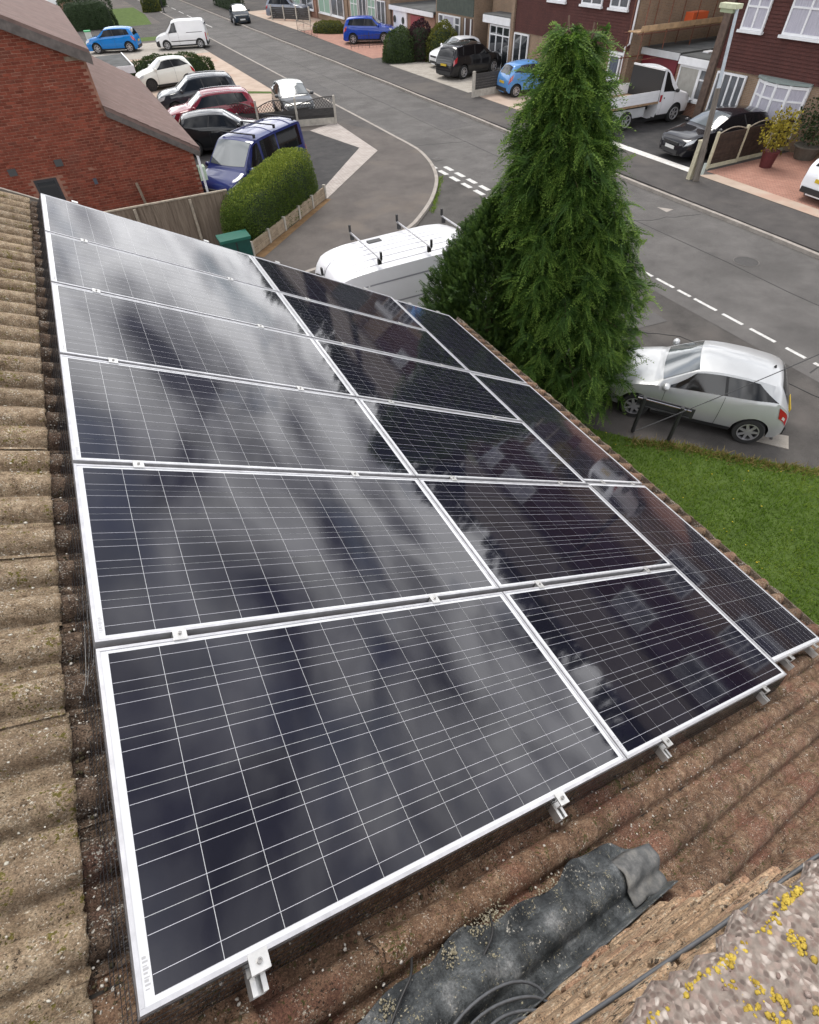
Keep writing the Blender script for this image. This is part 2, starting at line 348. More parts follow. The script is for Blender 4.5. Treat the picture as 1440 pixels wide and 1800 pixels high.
# long cracks and sealed joints: thin raised seams
m_seam = mat('bitumen seam', (.03, .029, .028), .7, var=.3, scale=5)
def seam(pts, wd):
    P = [np.array(p) for p in pts]; Q = [P[0]]
    for a, b in zip(P[:-1], P[1:]):
        for k in range(1, 9): Q.append(a + (b - a) * k / 8 + rng.normal(0, .035, 2))
    st(band('tarmac_crack', [tuple(q) for q in Q], -wd / 2, wd / 2, -.003, .0052, m_seam))
seam([(17.7, 5.6), (14.8, 5.3), (12.5, 5.0)], .03); seam([(15.4, -5), (15.35, 12), (15.5, 40), (15.45, 80)], .022); seam([(13.1, 12.6), (15.3, 13.6), (17.6, 12.9)], .02); seam([(11.9, 4.0), (11.2, 7.5), (9.5, 9.0)], .02)
seam([(13.0, 25.5), (15.4, 24.8)], .02); seam([(17.6, 20.5), (15.4, 19.6)], .02)
# gully grates and a manhole
def grate(x, y, lb):
    e = empty('gully_grate', (x, y, .002)); tag(e, lb, 'drain'); MB().b2((-.19, -.22, -.01), (.19, .22, .006)).build('frame', mat('cast iron', (.05, .047, .045), .6, var=.3, scale=20), e)
    for k in range(6): MB().b2((-.15, -.17 + k * .062, .0062), (.15, -.135 + k * .062, .012)).build('bar', mat('cast iron bar', (.10, .09, .082), .5, var=.3, scale=20), e)
grate(*G(768, 280)[:2], 'cast iron gully grate by the curved kerb'); grate(17.6, 36.0, 'cast iron gully grate by the far kerb')
e = empty('manhole_cover', (15.9, 9.6, .002)); tag(e, 'round iron manhole cover in the main road', 'manhole'); MB().lathe([(.33, -.01), (.33, .007), (.30, .008), (0, .008)], 24).build('lid', MATS['cast iron'], e); MB().lathe([(.30, .0), (.36, .0), (.36, .006), (.335, .0075)], 24, cap=False).build('ring', MATS['cast iron bar'], e)
for k in range(7): dash('centre_line_mark', 15.0 + .02 * k, 74 + 5 * k, 77 + 5 * k, .1, '', '')
# inspection cover by the lawn
ic = [G(*p, .0)[:2] for p in [(1312, 771), (1386, 790), (1386, 767), (1337, 759)]]
e = MB().prism(ccw([tuple(p) for p in ic]), -.03, .012).build('inspection_cover', m_conc)
tag(e, 'pale concrete slab let into the tarmac behind the silver car', 'cover')
MB().box((*np.mean(ic, 0), .016), (.07, .05, .008), rz=.6).build('keyhole', mat('dark iron', (.04, .038, .036), .6), e)
# our own plot
lawn = [(4.6, -6)] + [tuple(G(*p)[:2]) for p in [(1500, 843), (1440, 828), (1300, 805), (1200, 783), (1110, 773)]] + [(6.6, 6.2), (6.2, 9.6), (4.3, 9.8), (4.3, -6)]
lawn = [(4.0, -8), (16, -8), (12.4, -.6)] + lawn[1:-3] + [(6.3, 9.7), (4.0, 9.9)]
st(MB().prism(ccw(lawn), -.03, .03).build('lawn', m_grassbase))
# ================================================================== OUR BUNGALOW: ROOF, TILES, CHIMNEY
m_tile = layered('weathered concrete tile', [(.060, .034, .022), (.13, .077, .049), (.20, .125, .08), (.31, .225, .15)], 24.0, rough=.95,
    spots=((150, .615, (.42, .38, .31), .5), (120, .60, (.035, .024, .016), .5), (70, .625, (.07, .065, .02), .9)), bump=1.0, bscale=170, bdist=.007, big=(3.2, (.17, .07, .05), .52, .55), randobj=.22, grain=(190, .5))
m_tile2 = layered('mossy concrete tile', [(.10, .07, .045), (.215, .155, .10), (.30, .23, .155), (.40, .32, .225)], 30.0, rough=.95,
    spots=((140, .61, (.50, .46, .38), .5), (120, .60, (.06, .042, .028), .5), (60, .62, (.12, .10, .025), .9)), bump=1.0, bscale=170, bdist=.007, big=(3.0, (.17, .12, .08), .52, .5), randobj=.12, grain=(170, .48))
m_brick_wall = blockpave('house brick far', (.22, .095, .06), (.28, .12, .075), (.30, .25, .20), 4.4)
m_black = mat('black plastic', (.02, .02, .021), .5)
bung = empty('bungalow', (RO[0], RO[1], 0))
tag(bung, 'tiled house under the solar panels with its chimney', 'house')
def rloc(s, y, n): return Vector(RW(s, y, n)) - Vector((RO[0], RO[1], 0))
deck = MB()
S0, S1, Y0, Y1 = -1.75, 5.40, -2.6, 6.42
q = [RW(S0, Y0, -.22), RW(S1, Y0, -.22), RW(S1, Y1, -.22), RW(S0, Y1, -.22), RW(S0, Y0, -.17), RW(S1, Y0, -.17), RW(S1, Y1, -.17), RW(S0, Y1, -.17)]
deck.add([p - np.array([RO[0], RO[1], 0]) for p in q], BOXF)
rdg = RW(S0, 0, -.17) - np.array([RO[0], RO[1], 0])          # other slope, falling away behind
b2_ = [(rdg[0], Y0, rdg[2] - .05), (rdg[0] - 6.0, Y0, rdg[2] - 3.2), (rdg[0] - 6.0, Y1, rdg[2] - 3.2), (rdg[0], Y1, rdg[2] - .05)]
deck.add([(*p[:2], p[2]) for p in b2_] + [(*p[:2], p[2] + .05) for p in b2_], [tuple(reversed(f)) for f in BOXF])
roof = deck.build('roof', mat('roof felt', (.03, .026, .023), .95), bung)
ev = RW(S1, 0, -.2) - np.array([RO[0], RO[1], 0])
w_ = MB().b2((-5.6, -2.5, 0), (ev[0] - .35, 6.3, ev[2] - .05)); w_.build('wall', m_brick_wall, bung)
# tiles: double-roll interlocking, two rolls each
PIT, GAUGE, TL = .18, .345, .42
def tile_mesh(seed, mt):
    r = np.random.default_rng(seed); ys = []
    for k in range(2):
        o = k * PIT
        ys += [(o + .0, 0.0), (o + .014, -.001), (o + .030, -.013), (o + .037, -.006)]
        for j in range(7):
            t = math.pi * (j + .5) / 7; ys.append((o + .09 - .051 * math.cos(t), .002 + .046 * math.sin(t)))
        ys += [(o + .143, -.006), (o + .150, -.013), (o + .166, -.001)]
    ys.append((2 * PIT + .006, -.0018))
    xs = [-TL, -.30, -.20, -.12, -.05, -.012, -.002, 0.0]
    n, V = len(ys), []
    for x in xs:
        z0 = .026 * (1 + x / TL)
        for (yy, zz) in ys:
            j = r.normal(0, .0011); V.append((x + (r.normal(0, .0028) if x > -.013 else 0), yy, z0 + zz + j - (.005 if x == 0.0 else 0)))
    for (yy, zz) in ys: V.append((-.003 + r.normal(0, .002), yy, .026 + zz - .021))
    F = [(i*n+k, (i+1)*n+k, (i+1)*n+k+1, i*n+k+1) for i in range(len(xs)) for k in range(n - 1)]
    me = bpy.data.meshes.new('tile'); me.from_pydata(V, [], F); me.materials.append(mt); me.polygons.foreach_set('use_smooth', [i < len(xs) * (n-1) - 2*(n-1) for i in range(len(F))]); me.update()
    return me, np.array(V), np.array(F)
m_tile3 = layered('dark brown tile', [(.035, .024, .017), (.075, .05, .035), (.125, .086, .06), (.20, .15, .11)], 30.0, rough=.95, spots=((150, .60, (.36, .34, .30), .6), (120, .60, (.015, .012, .01), .5)), bump=1.0, bscale=170, bdist=.007, big=(3.2, (.09, .04, .03), .55, .5), randobj=.14, grain=(190, .7))  # darker brown tile for the course along the ridge-side edge of the panels
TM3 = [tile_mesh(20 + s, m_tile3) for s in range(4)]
TM = [tile_mesh(s, m_tile) for s in range(6)]; TM2 = [tile_mesh(10 + s, m_tile2) for s in range(6)]
vis, rest = [], []
YT0 = -.134 - .09 - 7 * 2 * PIT
NB = -.163                                                    # pan level of the tiles
for kc_ in range(-4, 17):
    s = -.08 + GAUGE * kc_
    for c in range(0, 25):
        y = YT0 + c * 2 * PIT
        if y > 6.40: continue
        seen = (kc_ <= 1) or y < .1 or s > 4.9 or y > 5.8
        inframe = not (kc_ < 0 and y < -.3) and y > -1.05 and kc_ > -2
        (vis if seen and inframe else rest).append((s, y, kc_))
vis.sort(key=lambda t: t[1]); rest += vis[300:]; vis = vis[:300]
for s, y, kk in vis:
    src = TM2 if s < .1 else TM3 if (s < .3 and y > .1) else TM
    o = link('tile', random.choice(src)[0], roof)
    # roof is an untransformed child of the bungalow empty
    o.location = rloc(s + random.gauss(0, .003), y, NB + random.gauss(0, .0015)); o.rotation_euler = (random.gauss(0, .004), TH + random.gauss(0, .004), random.gauss(0, .004))
V, F, off = [], [], 0
Rm = np.stack([ES, EY, EN], 1)
for s, y, kk in rest:
    me, v, f = random.choice(TM); V.append(v @ Rm.T + np.array(rloc(s, y, NB))); F.append(f + off); off += len(v)
tag(fast('tile_field', np.concatenate(V), np.concatenate(F), m_tile, roof), kind='stuff')
# eaves gutter and the verge board
g_ = MB(); gp = []
for k in range(9):
    t = math.pi * k / 8; gp.append((ev[0] + .105 + .065 * -math.cos(t), ev[2] - .03 - .065 * math.sin(t)))
V = [(x, yy, z) for yy in (Y0, Y1 + .05) for x, z in gp]; F = [(i, i + 1, 9 + i + 1, 9 + i) for i in range(8)]
fast('gutter', V, F, m_black, bung, smooth=True)
MB().b2((ev[0] + .045, Y0, ev[2] - .07), (ev[0] + .162, Y1, ev[2] - .032)).build('gutter_silt', layered('gutter silt', [(.06, .045, .03), (.13, .10, .07), (.20, .16, .115)], 14, rough=.95, bump=1, bscale=60, bdist=.02), bung)
vb = [RW(S0, Y1 + .02, -.34), RW(S1, Y1 + .02, -.34), RW(S1, Y1 + .06, -.34), RW(S0, Y1 + .06, -.34), RW(S0, Y1 + .02, -.155), RW(S1, Y1 + .02, -.155), RW(S1, Y1 + .06, -.155), RW(S0, Y1 + .06, -.155)]
MB().add([p - np.array([RO[0], RO[1], 0]) for p in vb], BOXF).build('verge_board', mat('verge mortar', (.22, .19, .16), .9, var=.2, scale=20), bung)

# chimney -------------------------------------------------------------
off0 = np.array([RO[0], RO[1], 0])
m_cbrick = layered('weathered chimney brick', [(.22, .14, .085), (.36, .24, .15), (.46, .325, .21), (.55, .42, .29)], 24, rough=.95, grain=(160, .5), spots=((70, .59, (.07, .05, .035), .7), (60, .60, (.46, .38, .28), .6)), bump=1.0, bscale=120, bdist=.008, big=(4, (.30, .14, .09), .55, .5), randobj=.14)
m_mort = layered('old mortar', [(.15, .12, .09), (.22, .18, .14), (.28, .24, .19)], 25, rough=.95, bump=1, bscale=140)
CX0, CX1, CY0, CY1, CZ0, CZ1 = -.23, .815, -.90, -.205, 4.0, 5.82
chim = MB().b2(np.array((CX0 + .012, CY0 + .012, CZ0)) - off0, np.array((CX1 - .012, CY1 - .013, CZ1)) - off0).build('chimney', m_mort, bung)
bv = {}
def brick_mesh(l, w, h, seed, mt):
    r = np.random.default_rng(seed); mb = MB(); c = .006
    x, y, z = l/2, w/2, h/2
    P = []
    for sx in (-1, 1):
        for sy in (-1, 1):
            for sz in (-1, 1): P += [(sx*(x-c), sy*y, sz*(z-c)), (sx*x, sy*(y-c), sz*(z-c)), (sx*(x-c), sy*(y-c), sz*z)]
    import bmesh
    bm = bmesh.new()
    for p in P: bm.verts.new((p[0] + r.normal(0, .002), p[1] + r.normal(0, .002), p[2] + r.normal(0, .002)))
    bmesh.ops.convex_hull(bm, input=bm.verts[:]); me = bpy.data.meshes.new('brick'); bm.to_mesh(me); bm.free(); me.materials.append(mt); return me
CB = [brick_mesh(.213, .1, .064, 30 + i, m_cbrick) for i in range(5)]; CH = [brick_mesh(.1, .1, .064, 40 + i, m_cbrick) for i in range(3)]
for row in range(24):
    z = CZ1 - .037 - row * .075
    x = CX0 + (.107 if row % 2 else 0.0)
    if row % 2:
        o = link('brick', random.choice(CH), chim); o.location = Vector((CX0 + .05, CY1 - .05, z)) - Vector(off0)
    while x + .2 < CX1 + .03:
        if RW((x - RO[0]) / ES[0], 0, -.2)[2] < z + .12:
            o = link('brick', random.choice(CB), chim); o.location = Vector((x + .1065, CY1 - .05 + random.gauss(0, .003), z)) - Vector(off0); o.rotation_euler = (random.gauss(0, .012), random.gauss(0, .01), random.choice([0, math.pi]) + random.gauss(0, .012))
        x += .2245
    if x + .09 < CX1 and RW((x - RO[0]) / ES[0], 0, -.2)[2] < z + .12:
        o = link('brick', random.choice(CH), chim); o.location = Vector((CX1 - .05, CY1 - .05, z)) - Vector(off0)
    for kk in range(2):                                            # the side that faces down the slope
        o = link('brick', random.choice(CB), chim); o.location = Vector((CX1 - .05, CY1 - .22 - .2245 * kk - (.0 if row % 2 else .0), z)) - Vector(off0); o.rotation_euler = (0, 0, math.pi / 2)
# mortar crown with exposed pebbles
def pebble_mat():
    M = bpy.data.materials.new('pebble concrete'); M.use_nodes = True; t, nn, ln = graph(M); b = t.nodes['Principled BSDF']; b.inputs['Roughness'].default_value = .85
    co = nn('ShaderNodeTexCoord'); v = nn('ShaderNodeTexVoronoi', Scale=105.0); v.inputs['Randomness'].default_value = 1; 
    dn = nn('ShaderNodeTexNoise', Scale=40, Detail=3); ad = nn('ShaderNodeMix', data_type='RGBA', blend_type='LINEAR_LIGHT'); ad.inputs[0].default_value = .005
    ln(co.outputs['Object'], dn.inputs['Vector']); ln(co.outputs['Object'], ad.inputs[6]); ln(dn.outputs[1], ad.inputs[7]); ln(ad.outputs[2], v.inputs['Vector'])
    sp = nn('ShaderNodeSeparateColor'); ln(v.outputs['Color'], sp.inputs[0]); rp = nn('ShaderNodeValToRGB'); e = rp.color_ramp.elements
    e[0].color = (.085, .065, .055, 1); e[1].color = (.42, .37, .33, 1); e.new(.35).color = (.17, .12, .10, 1); e.new(.7).color = (.26, .20, .17, 1); ln(sp.outputs[0], rp.inputs[0])
    ed = nn('ShaderNodeValToRGB'); ed.color_ramp.elements[0].position = .35; ed.color_ramp.elements[1].position = .75; ln(v.outputs['Distance'], ed.inputs[0])
    mx = nn('ShaderNodeMix', data_type='RGBA'); ln(ed.outputs[0], mx.inputs[0]); ln(rp.outputs[0], mx.inputs[6]); mx.inputs[7].default_value = (.20, .165, .14, 1)
    n = nn('ShaderNodeTexNoise', Scale=90, Detail=4); ln(co.outputs['Object'], n.inputs['Vector']); mm = nn('ShaderNodeMix', data_type='RGBA', blend_type='OVERLAY'); mm.inputs[0].default_value = .5; ln(mx.outputs[2], mm.inputs[6]); ln(n.outputs[0], mm.inputs[7])
    ln(mm.outputs[2], b.inputs['Base Color'])
    bp = nn('ShaderNodeBump', Strength=.6, Distance=.005); bp.invert = True; ln(v.outputs['Distance'], bp.inputs['Height']); ln(bp.outputs[0], b.inputs['Normal'])
    return M
m_peb = pebble_mat()
nx, ny = 60, 44; V = []
for i in range(nx + 1):
    for j in range(ny + 1):
        x = CX0 - .02 + (CX1 - CX0 + .035) * i / nx; y = CY0 - .02 + (CY1 - CY0 + .035) * j / ny
        ed = min(i, nx - i, 99) / nx, min(j, ny - j) / ny
        z = CZ1 + .035 + .10 * min(1, 2.2 * min(ed[0] * 1.4, ed[1])) + rng.normal(0, .002)
        if i in (0, nx) or j in (0, ny): z = CZ1 + .012; x += rng.normal(0, .006); y += rng.normal(0, .006)
        V.append((x - off0[0], y - off0[1], z))
F = [(i*(ny+1)+j, (i+1)*(ny+1)+j, (i+1)*(ny+1)+j+1, i*(ny+1)+j+1) for i in range(nx) for j in range(ny)]
n0 = len(V)
ring = [i*(ny+1) for i in range(nx+1)] + [nx*(ny+1)+j for j in range(1, ny+1)] + [i*(ny+1)+ny for i in range(nx-1, -1, -1)] + [j for j in range(ny-1, 0, -1)]
V += [(V[k][0], V[k][1], CZ1 - .012) for k in ring]
F += [(ring[(a+1) % len(ring)], ring[a], n0 + a, n0 + (a+1) % len(ring)) for a in range(len(ring))]
crown = fast('chimney_crown', V, F, m_peb, bung, smooth=True)
# loose pebbles standing proud + yellow lichen crust
def blobs(name, pts, r0, r1, flat, mt, parent, kind='stuff', seed=1):
    r = np.random.default_rng(seed); V, F, off = [], [], 0
    base = []
    for a in range(3):
        ph = math.pi * (a + .5) / 3.0
        for k in range(6): base.append((math.sin(ph) * math.cos(k * math.pi / 3 + a * .5), math.sin(ph) * math.sin(k * math.pi / 3 + a * .5), math.cos(ph)))
    base = np.array(base + [(0, 0, 1)])
    fb = [(a*6+k, (a+1)*6+k, (a+1)*6+(k+1) % 6) for a in range(2) for k in range(6)] + [(a*6+k, (a+1)*6+(k+1) % 6, a*6+(k+1) % 6) for a in range(2) for k in range(6)] + [(k, (k+1) % 6, 18) for k in range(6)]
    fb = np.array(fb)
    for p in pts:
        s = r.uniform(r0, r1); d = np.array([r.uniform(.6, 1.3), r.uniform(.6, 1.3), flat * r.uniform(.7, 1.3)]) * s
        a = r.uniform(0, 6.28); q = base * (1 + r.normal(0, .12, (19, 1))) * d
        q = np.stack([q[:, 0]*math.cos(a) - q[:, 1]*math.sin(a), q[:, 0]*math.sin(a) + q[:, 1]*math.cos(a), q[:, 2]], 1)
        if name.startswith('roof'): q = q @ Rm.T
        V.append(q + np.array(p)); F.append(fb + off); off += 19
    o = fast(name, np.concatenate(V), np.concatenate(F), mt, parent, smooth=True); tag(o, kind=kind); return o
m_lich = mat('yellow lichen', (.30, .20, .02), .9, col2=(.55, .40, .06), scale=60, bump=.6)
pts = []
def crown_z(x, y):
    u = (x - CX0 + .02) / (CX1 - CX0 + .035); v = (y - CY0 + .02) / (CY1 - CY0 + .035)
    return CZ1 + .035 + .10 * min(1, 2.2 * min(min(u, 1-u) * 1.4, min(v, 1-v)))
for (a, b, n) in [((1160, 1790), (1240, 1725), 60), ((1240, 1730), (1300, 1680), 70), ((1290, 1690), (1370, 1618), 90), ((1375, 1600), (1435, 1548), 100), ((1310, 1690), (1345, 1740), 40), ((1385, 1625), (1432, 1690), 70), ((1290, 1730), (1330, 1790), 30), ((1345, 1740), (1385, 1770), 50), ((1430, 1770), (1440, 1790), 20), ((1330, 1770), (1380, 1800), 25)]:
    cl = [rng.uniform(0, 1) for _ in range(3)]
    for _ in range(n):
        t = rng.choice(cl) + rng.normal(0, .13); p = (a[0] + (b[0]-a[0]) * t + rng.normal(0, 5), a[1] + (b[1]-a[1]) * t + rng.normal(0, 5))
        w0 = G(*p, CZ1 + .06); w0[2] = crown_z(w0[0], w0[1]) if (w0[1] < CY1 + .015 and w0[0] < CX1) else CZ1 + .02
        if w0[1] > CY1 + .02: w0[1] = CY1 + .014
        pts.append(w0 - off0)
blobs('lichen_crust', pts[::2] + pts[1::5], .0014, .005, .4, m_lich, crown)
pts = [np.array((x, y, crown_z(x, y) - .002)) - off0 for x, y in zip(rng.uniform(CX0, CX1, 1500), rng.uniform(CY0, CY1, 1500))]
m_stone = layered('river pebble', [(.11, .08, .065), (.19, .135, .115), (.26, .20, .175), (.42, .37, .33)], 55, rough=.8, bump=.3)
blobs('pebbles', pts, .002, .0065, .32, m_stone, crown, seed=4)
# lead side flashing dressed over the tile rolls
def roll(y):
    f = ((y - (-.134) + PIT / 2) % PIT) - PIT / 2
    return .040 * math.sqrt(max(0, 1 - (f / .053) ** 2)) if abs(f) < .053 else 0.0
m_lead = layered('old lead', [(.018, .020, .022), (.045, .05, .053), (.10, .108, .112), (.23, .235, .235)], 9, rough=.46, spots=((110, .67, (.40, .38, .33), 1.0), (150, .66, (.30, .27, .18), .9)), bump=.9, bscale=30, bdist=.012, big=(3.4, (.022, .025, .028), .5, .75), grain=(120, .35))
V, F = [], []; ns, ny = 110, 34
for i in range(ns + 1):
    s = -.5 + (1.84 + .5) * i / ns
    top = -.205 + .015 * math.sin(s * 9) + .01 * math.sin(s * 23)
    if s > 1.55: top -= (s - 1.55) ** 2 * 1.35
    for j in range(ny + 1):
        t = j / ny
        wv = .011 * math.sin(s * 15 + t * 4) * math.sin(t * 7 + s * 5 + 1) + .008 * math.sin(s * 29 + 5 * t + 2 * math.sin(s * 7)) + .006 * math.sin(s * 53 - 9 * t)
        if t < .72:
            y = top + (-.418 - top) * (t / .72); k = ((s - (-.08)) % GAUGE) / GAUGE
            n = NB + .026 * (1 - .8 * ((1 - k) if False else 0)) + roll(y) + .016 + wv + .006
            p = RW(s, y, n)
        else:
            u = (t - .72) / .28; y = -.418 - .006 * u
            p = RW(s, y, NB + .045 + wv * (1 - u)) + np.array([0, 0, .105 * u])
        V.append(p - off0)
F = [(i*(ny+1)+j, i*(ny+1)+j+1, (i+1)*(ny+1)+j+1, (i+1)*(ny+1)+j) for i in range(ns) for j in range(ny)]
lead = fast('lead_flashing', V, F, m_lead, bung, smooth=True)
V2, n2 = [], 0
for i in range(15):
    s = 1.60 + .225 * i / 14
    for j in range(17):
        y = -.26 - .155 * j / 16 - max(0, s - 1.70) * .2
        V2.append(RW(s, y, NB + .026 + roll(y) + .038 + .004 * math.sin(s * 60 + j)) - off0)
lap = fast('lead_lap', V2, [(i*17+j, i*17+j+1, (i+1)*17+j+1, (i+1)*17+j) for i in range(14) for j in range(16)], layered('pale weathered lead', [(.05, .054, .056), (.12, .12, .118), (.24, .23, .21)], 14, rough=.7, bump=.6, bscale=50, bdist=.006, big=(5, (.08, .085, .09), .5, .6)), bung, smooth=True); lap.modifiers.new('t', 'SOLIDIFY').thickness = .006
ef = MB(); ey_ = np.linspace(Y0, Y1, 90); Ve = []
for yy in ey_:
    for (ss, nn2) in ((5.395, -.2), (5.40, NB + .068), (5.468, NB + .060), (5.475, -.2)): Ve.append(RW(ss + rng.normal(0, .004), yy, nn2 + rng.normal(0, .005)) - off0)
fast('eaves_mortar', Ve, [(4*i+k, 4*i+k+1, 4*i+k+5, 4*i+k+4) for i in range(89) for k in range(3)], layered('mossy eaves mortar', [(.05, .036, .026), (.10, .075, .055), (.17, .135, .10)], 16, rough=.95, bump=1, bscale=70, bdist=.015, spots=((60, .62, (.4, .37, .32), .8),)), bung)
md = lead.modifiers.new('thick', 'SOLIDIFY'); md.thickness = .004; md.offset = -1
# mortar pointing lump on the flashing, moss tufts and bird droppings, grit around the panels
pts = []
for (sx, sy, n, sp) in [(1.02, -.20, 60, .03), (.86, -.22, 70, .03), (1.3, -.24, 45, .035), (.6, -.24, 30, .03), (1.48, -.28, 12, .03)]:
    for _ in range(n * 4): 
        a, b_ = sx + rng.normal(0, sp * 1.4), sy + rng.normal(0, sp * .5); pts.append(RW(a, b_, NB + .045 + roll(b_)) - off0)
blobs('roof_mortar_crumbs', pts, .0012, .0045, .55, layered('mortar crumbs', [(.14, .12, .08), (.30, .27, .19), (.48, .45, .38)], 60), roof, seed=9)
pts = []
for _ in range(1500):
    if rng.random() < .45: s, y = rng.uniform(-.075, -.005), rng.uniform(-.05, 6.0)
    else: s, y = rng.uniform(.1, 4.8), rng.normal(-.10, .10)
    if s > 0 and y < -.2 and s < 1.8: continue
    k = ((s + .08) % GAUGE) / GAUGE
    pts.append(RW(s, y, NB + .026 * (k * GAUGE / TL + .17) + roll(y) + .003) - off0)
blobs('roof_grit', pts[:900], .002, .006, .5, mat('pale grit', (.50, .47, .42), .9, var=.3, scale=90), roof, seed=11)
blobs('roof_moss', pts[900:], .002, .007, .45, mat('dark moss', (.03, .026, .012), .95, col2=(.075, .058, .025), scale=60), roof, seed=12)
# pale lichen rosettes and feathers caught on the tiles
pts = []
for _ in range(520):
    if rng.random() < .45: s, y = rng.uniform(-.28, -.085), rng.uniform(0, 5.5)
    else: s, y = rng.uniform(1.4, 5.2), rng.uniform(-.75, -.08)
    k = ((s + .08) % GAUGE) / GAUGE
    pts.append(RW(s, y, NB + .026 * (k * GAUGE / TL + .17) + roll(y) + .001) - off0)
blobs('roof_lichen', pts, .002, .0065, .14, mat('pale lichen', (.42, .40, .33), .95, col2=(.60, .57, .50), scale=70), roof, seed=15)
m_cableg = mat('grey cable', (.085, .09, .098), .5, var=.2, scale=30)
# cable lashed round the chimney
A, B, Cc = GY(1010, 1800, CY1 + .006), GY(1250, 1640, CY1 + .006), GY(1429, 1511, CY1 + .006)
d = (Cc - A); D0 = A - d * .9
D0[0] = max(D0[0], CX0)
c = MB().tube([D0, A, B, Cc, (CX1 + .008, CY1 + .004, Cc[2] + .01), (CX1 + .009, CY0, Cc[2] + .05)], .0042, 8).build('chimney_cable', m_cableg, smooth=True)
tag(c, 'grey cable strapped around the brick chimney', 'cable')
# coil of spare cable on the lead
cz = MB()
pl = []
cc0 = np.array(RPX(890, 1852, -.02))
for k in range(4 * 40 + 12):
    t = k / 40 * 2 * math.pi; L = k / 40
    rr = .175 - .022 * L + .007 * math.sin(3 * t + L); pl.append(RW(cc0[0] + rr * 1.25 * math.cos(t) + .012 * L, cc0[1] + rr * .72 * math.sin(t) - .012 * L + .006 * math.sin(5 * L), -.055 + .012 * math.sin(t + L) + .012 * L))
c = MB().tube(pl, .0045, 7).build('cable_coil', m_cableg, smooth=True)
tag(c, 'loose coil of grey cable lying on the lead flashing', 'cable')
for pxs, nm, lb in [([(732, 1672), (722, 1715), (705, 1755), (688, 1800), (670, 1860)], 'cable', 'short dark cable coming out from between the tiles'), ([(868, 1592), (866, 1640), (845, 1690), (820, 1740), (790, 1800), (760, 1860)], 'cable', 'black cable draped over the lead flashing towards the panels')]:
    pl = [RW(*RPX(x, y, -.095), -.095 if i else -.13) for i, (x, y) in enumerate(pxs)]
    tag(MB().tube(smooth_line(pl, 4), .004, 7).build(nm, mat('black cable', (.025, .025, .026), .45), smooth=True), lb, 'cable')
# ================================================================== SOLAR ARRAY
PL, PW, PG, GAB, GBC, YC = 1.956, .992, .0278, .0077, .0071, .0975
def glassy(name, col, var=0.0, metal=0.0):
    M = bpy.data.materials.new(name); M.use_nodes = True; t, nn, ln = graph(M); b = t.nodes['Principled BSDF']
    b.inputs['Base Color'].default_value = (*col, 1); b.inputs['Roughness'].default_value = .8; b.inputs['Metallic'].default_value = metal
    b.inputs['Specular IOR Level'].default_value = .0; b.inputs['Coat Weight'].default_value = 1.0; b.inputs['Coat Roughness'].default_value = .045; b.inputs['Coat IOR'].default_value = 1.52
    co = nn('ShaderNodeTexCoord'); gm = nn('ShaderNodeNewGeometry')
    n = nn('ShaderNodeTexNoise', Scale=26, Detail=4, Roughness=.6); ln(gm.outputs['Position'], n.inputs['Vector'])
    bp = nn('ShaderNodeBump', Strength=.10, Distance=.0006); ln(n.outputs[0], bp.inputs['Height']); ln(bp.outputs[0], b.inputs['Coat Normal'])
    # thin uneven film of dust
    d = nn('ShaderNodeTexNoise', Scale=2.3, Detail=7, Roughness=.7); ln(gm.outputs['Position'], d.inputs['Vector'])
    rp = nn('ShaderNodeMapRange'); ln(d.outputs[0], rp.inputs[0]); rp.inputs[1].default_value = .35; rp.inputs[2].default_value = .75; rp.inputs[3].default_value = .0; rp.inputs[4].default_value = .022
    mx = nn('ShaderNodeMix', data_type='RGBA'); ln(rp.outputs[0], mx.inputs[0]); mx.inputs[6].default_value = (*col, 1); mx.inputs[7].default_value = (.32, .30, .29, 1); cur = mx.outputs[2]
    if var:
        oi = nn('ShaderNodeObjectInfo'); mr = nn('ShaderNodeMapRange'); ln(oi.outputs['Random'], mr.inputs[0]); mr.inputs[3].default_value = 1 - var; mr.inputs[4].default_value = 1 + var
        hs = nn('ShaderNodeHueSaturation'); ln(mr.outputs[0], hs.inputs['Value']); ln(cur, hs.inputs['Color']); cur = hs.outputs[0]
    ln(cur, b.inputs['Base Color'])
    return M
m_cell = glassy('solar cell under glass', (.006, .006, .013), .2)
m_back = glassy('white backsheet under glass', (.60, .61, .63))
m_bus = glassy('silver ribbon under glass', (.55, .55, .60))
m_alu = mat('anodised aluminium', (.50, .50, .52), .36, var=.15, scale=14, metal=.55, bump=.05, bscale=300, bdist=.0005)
m_mill = mat('mill aluminium', (.62, .615, .60), .36, var=.12, scale=25, metal=.75)
m_steel = mat('steel bolt', (.35, .34, .33), .35, metal=.9)
CP = .1575; CS = .1558
MU, MV = (PL - 12 * CP) / 2, (PW - 6 * CP) / 2
cell_me = fast('cell', [(0, 0, 0), (CS, 0, 0), (CS, CS, 0), (0, CS, 0)], [(0, 1, 2, 3)], m_cell).data
bpy.data.objects.remove(bpy.data.objects['cell'])
bus_me = fast('busbar', [(0, -.0006, 0), (12 * CP - .004, -.0006, 0), (12 * CP - .004, .0006, 0), (0, .0006, 0)], [(0, 1, 2, 3)], m_bus).data
bpy.data.objects.remove(bpy.data.objects['busbar'])
fr = MB(); LIP = .011
for a, b in [((0, 0, -.04), (PL, LIP, 0)), ((0, PW - LIP, -.04), (PL, PW, 0)), ((0, LIP + .0003, -.0401), (LIP, PW - LIP - .0003, -.0001)), ((PL - LIP, LIP + .0003, -.0401), (PL, PW - LIP - .0003, -.0001))]: fr.b2(a, b)
fo = fr.build('frame', m_alu); frame_me = fo.data; bpy.data.objects.remove(fo)
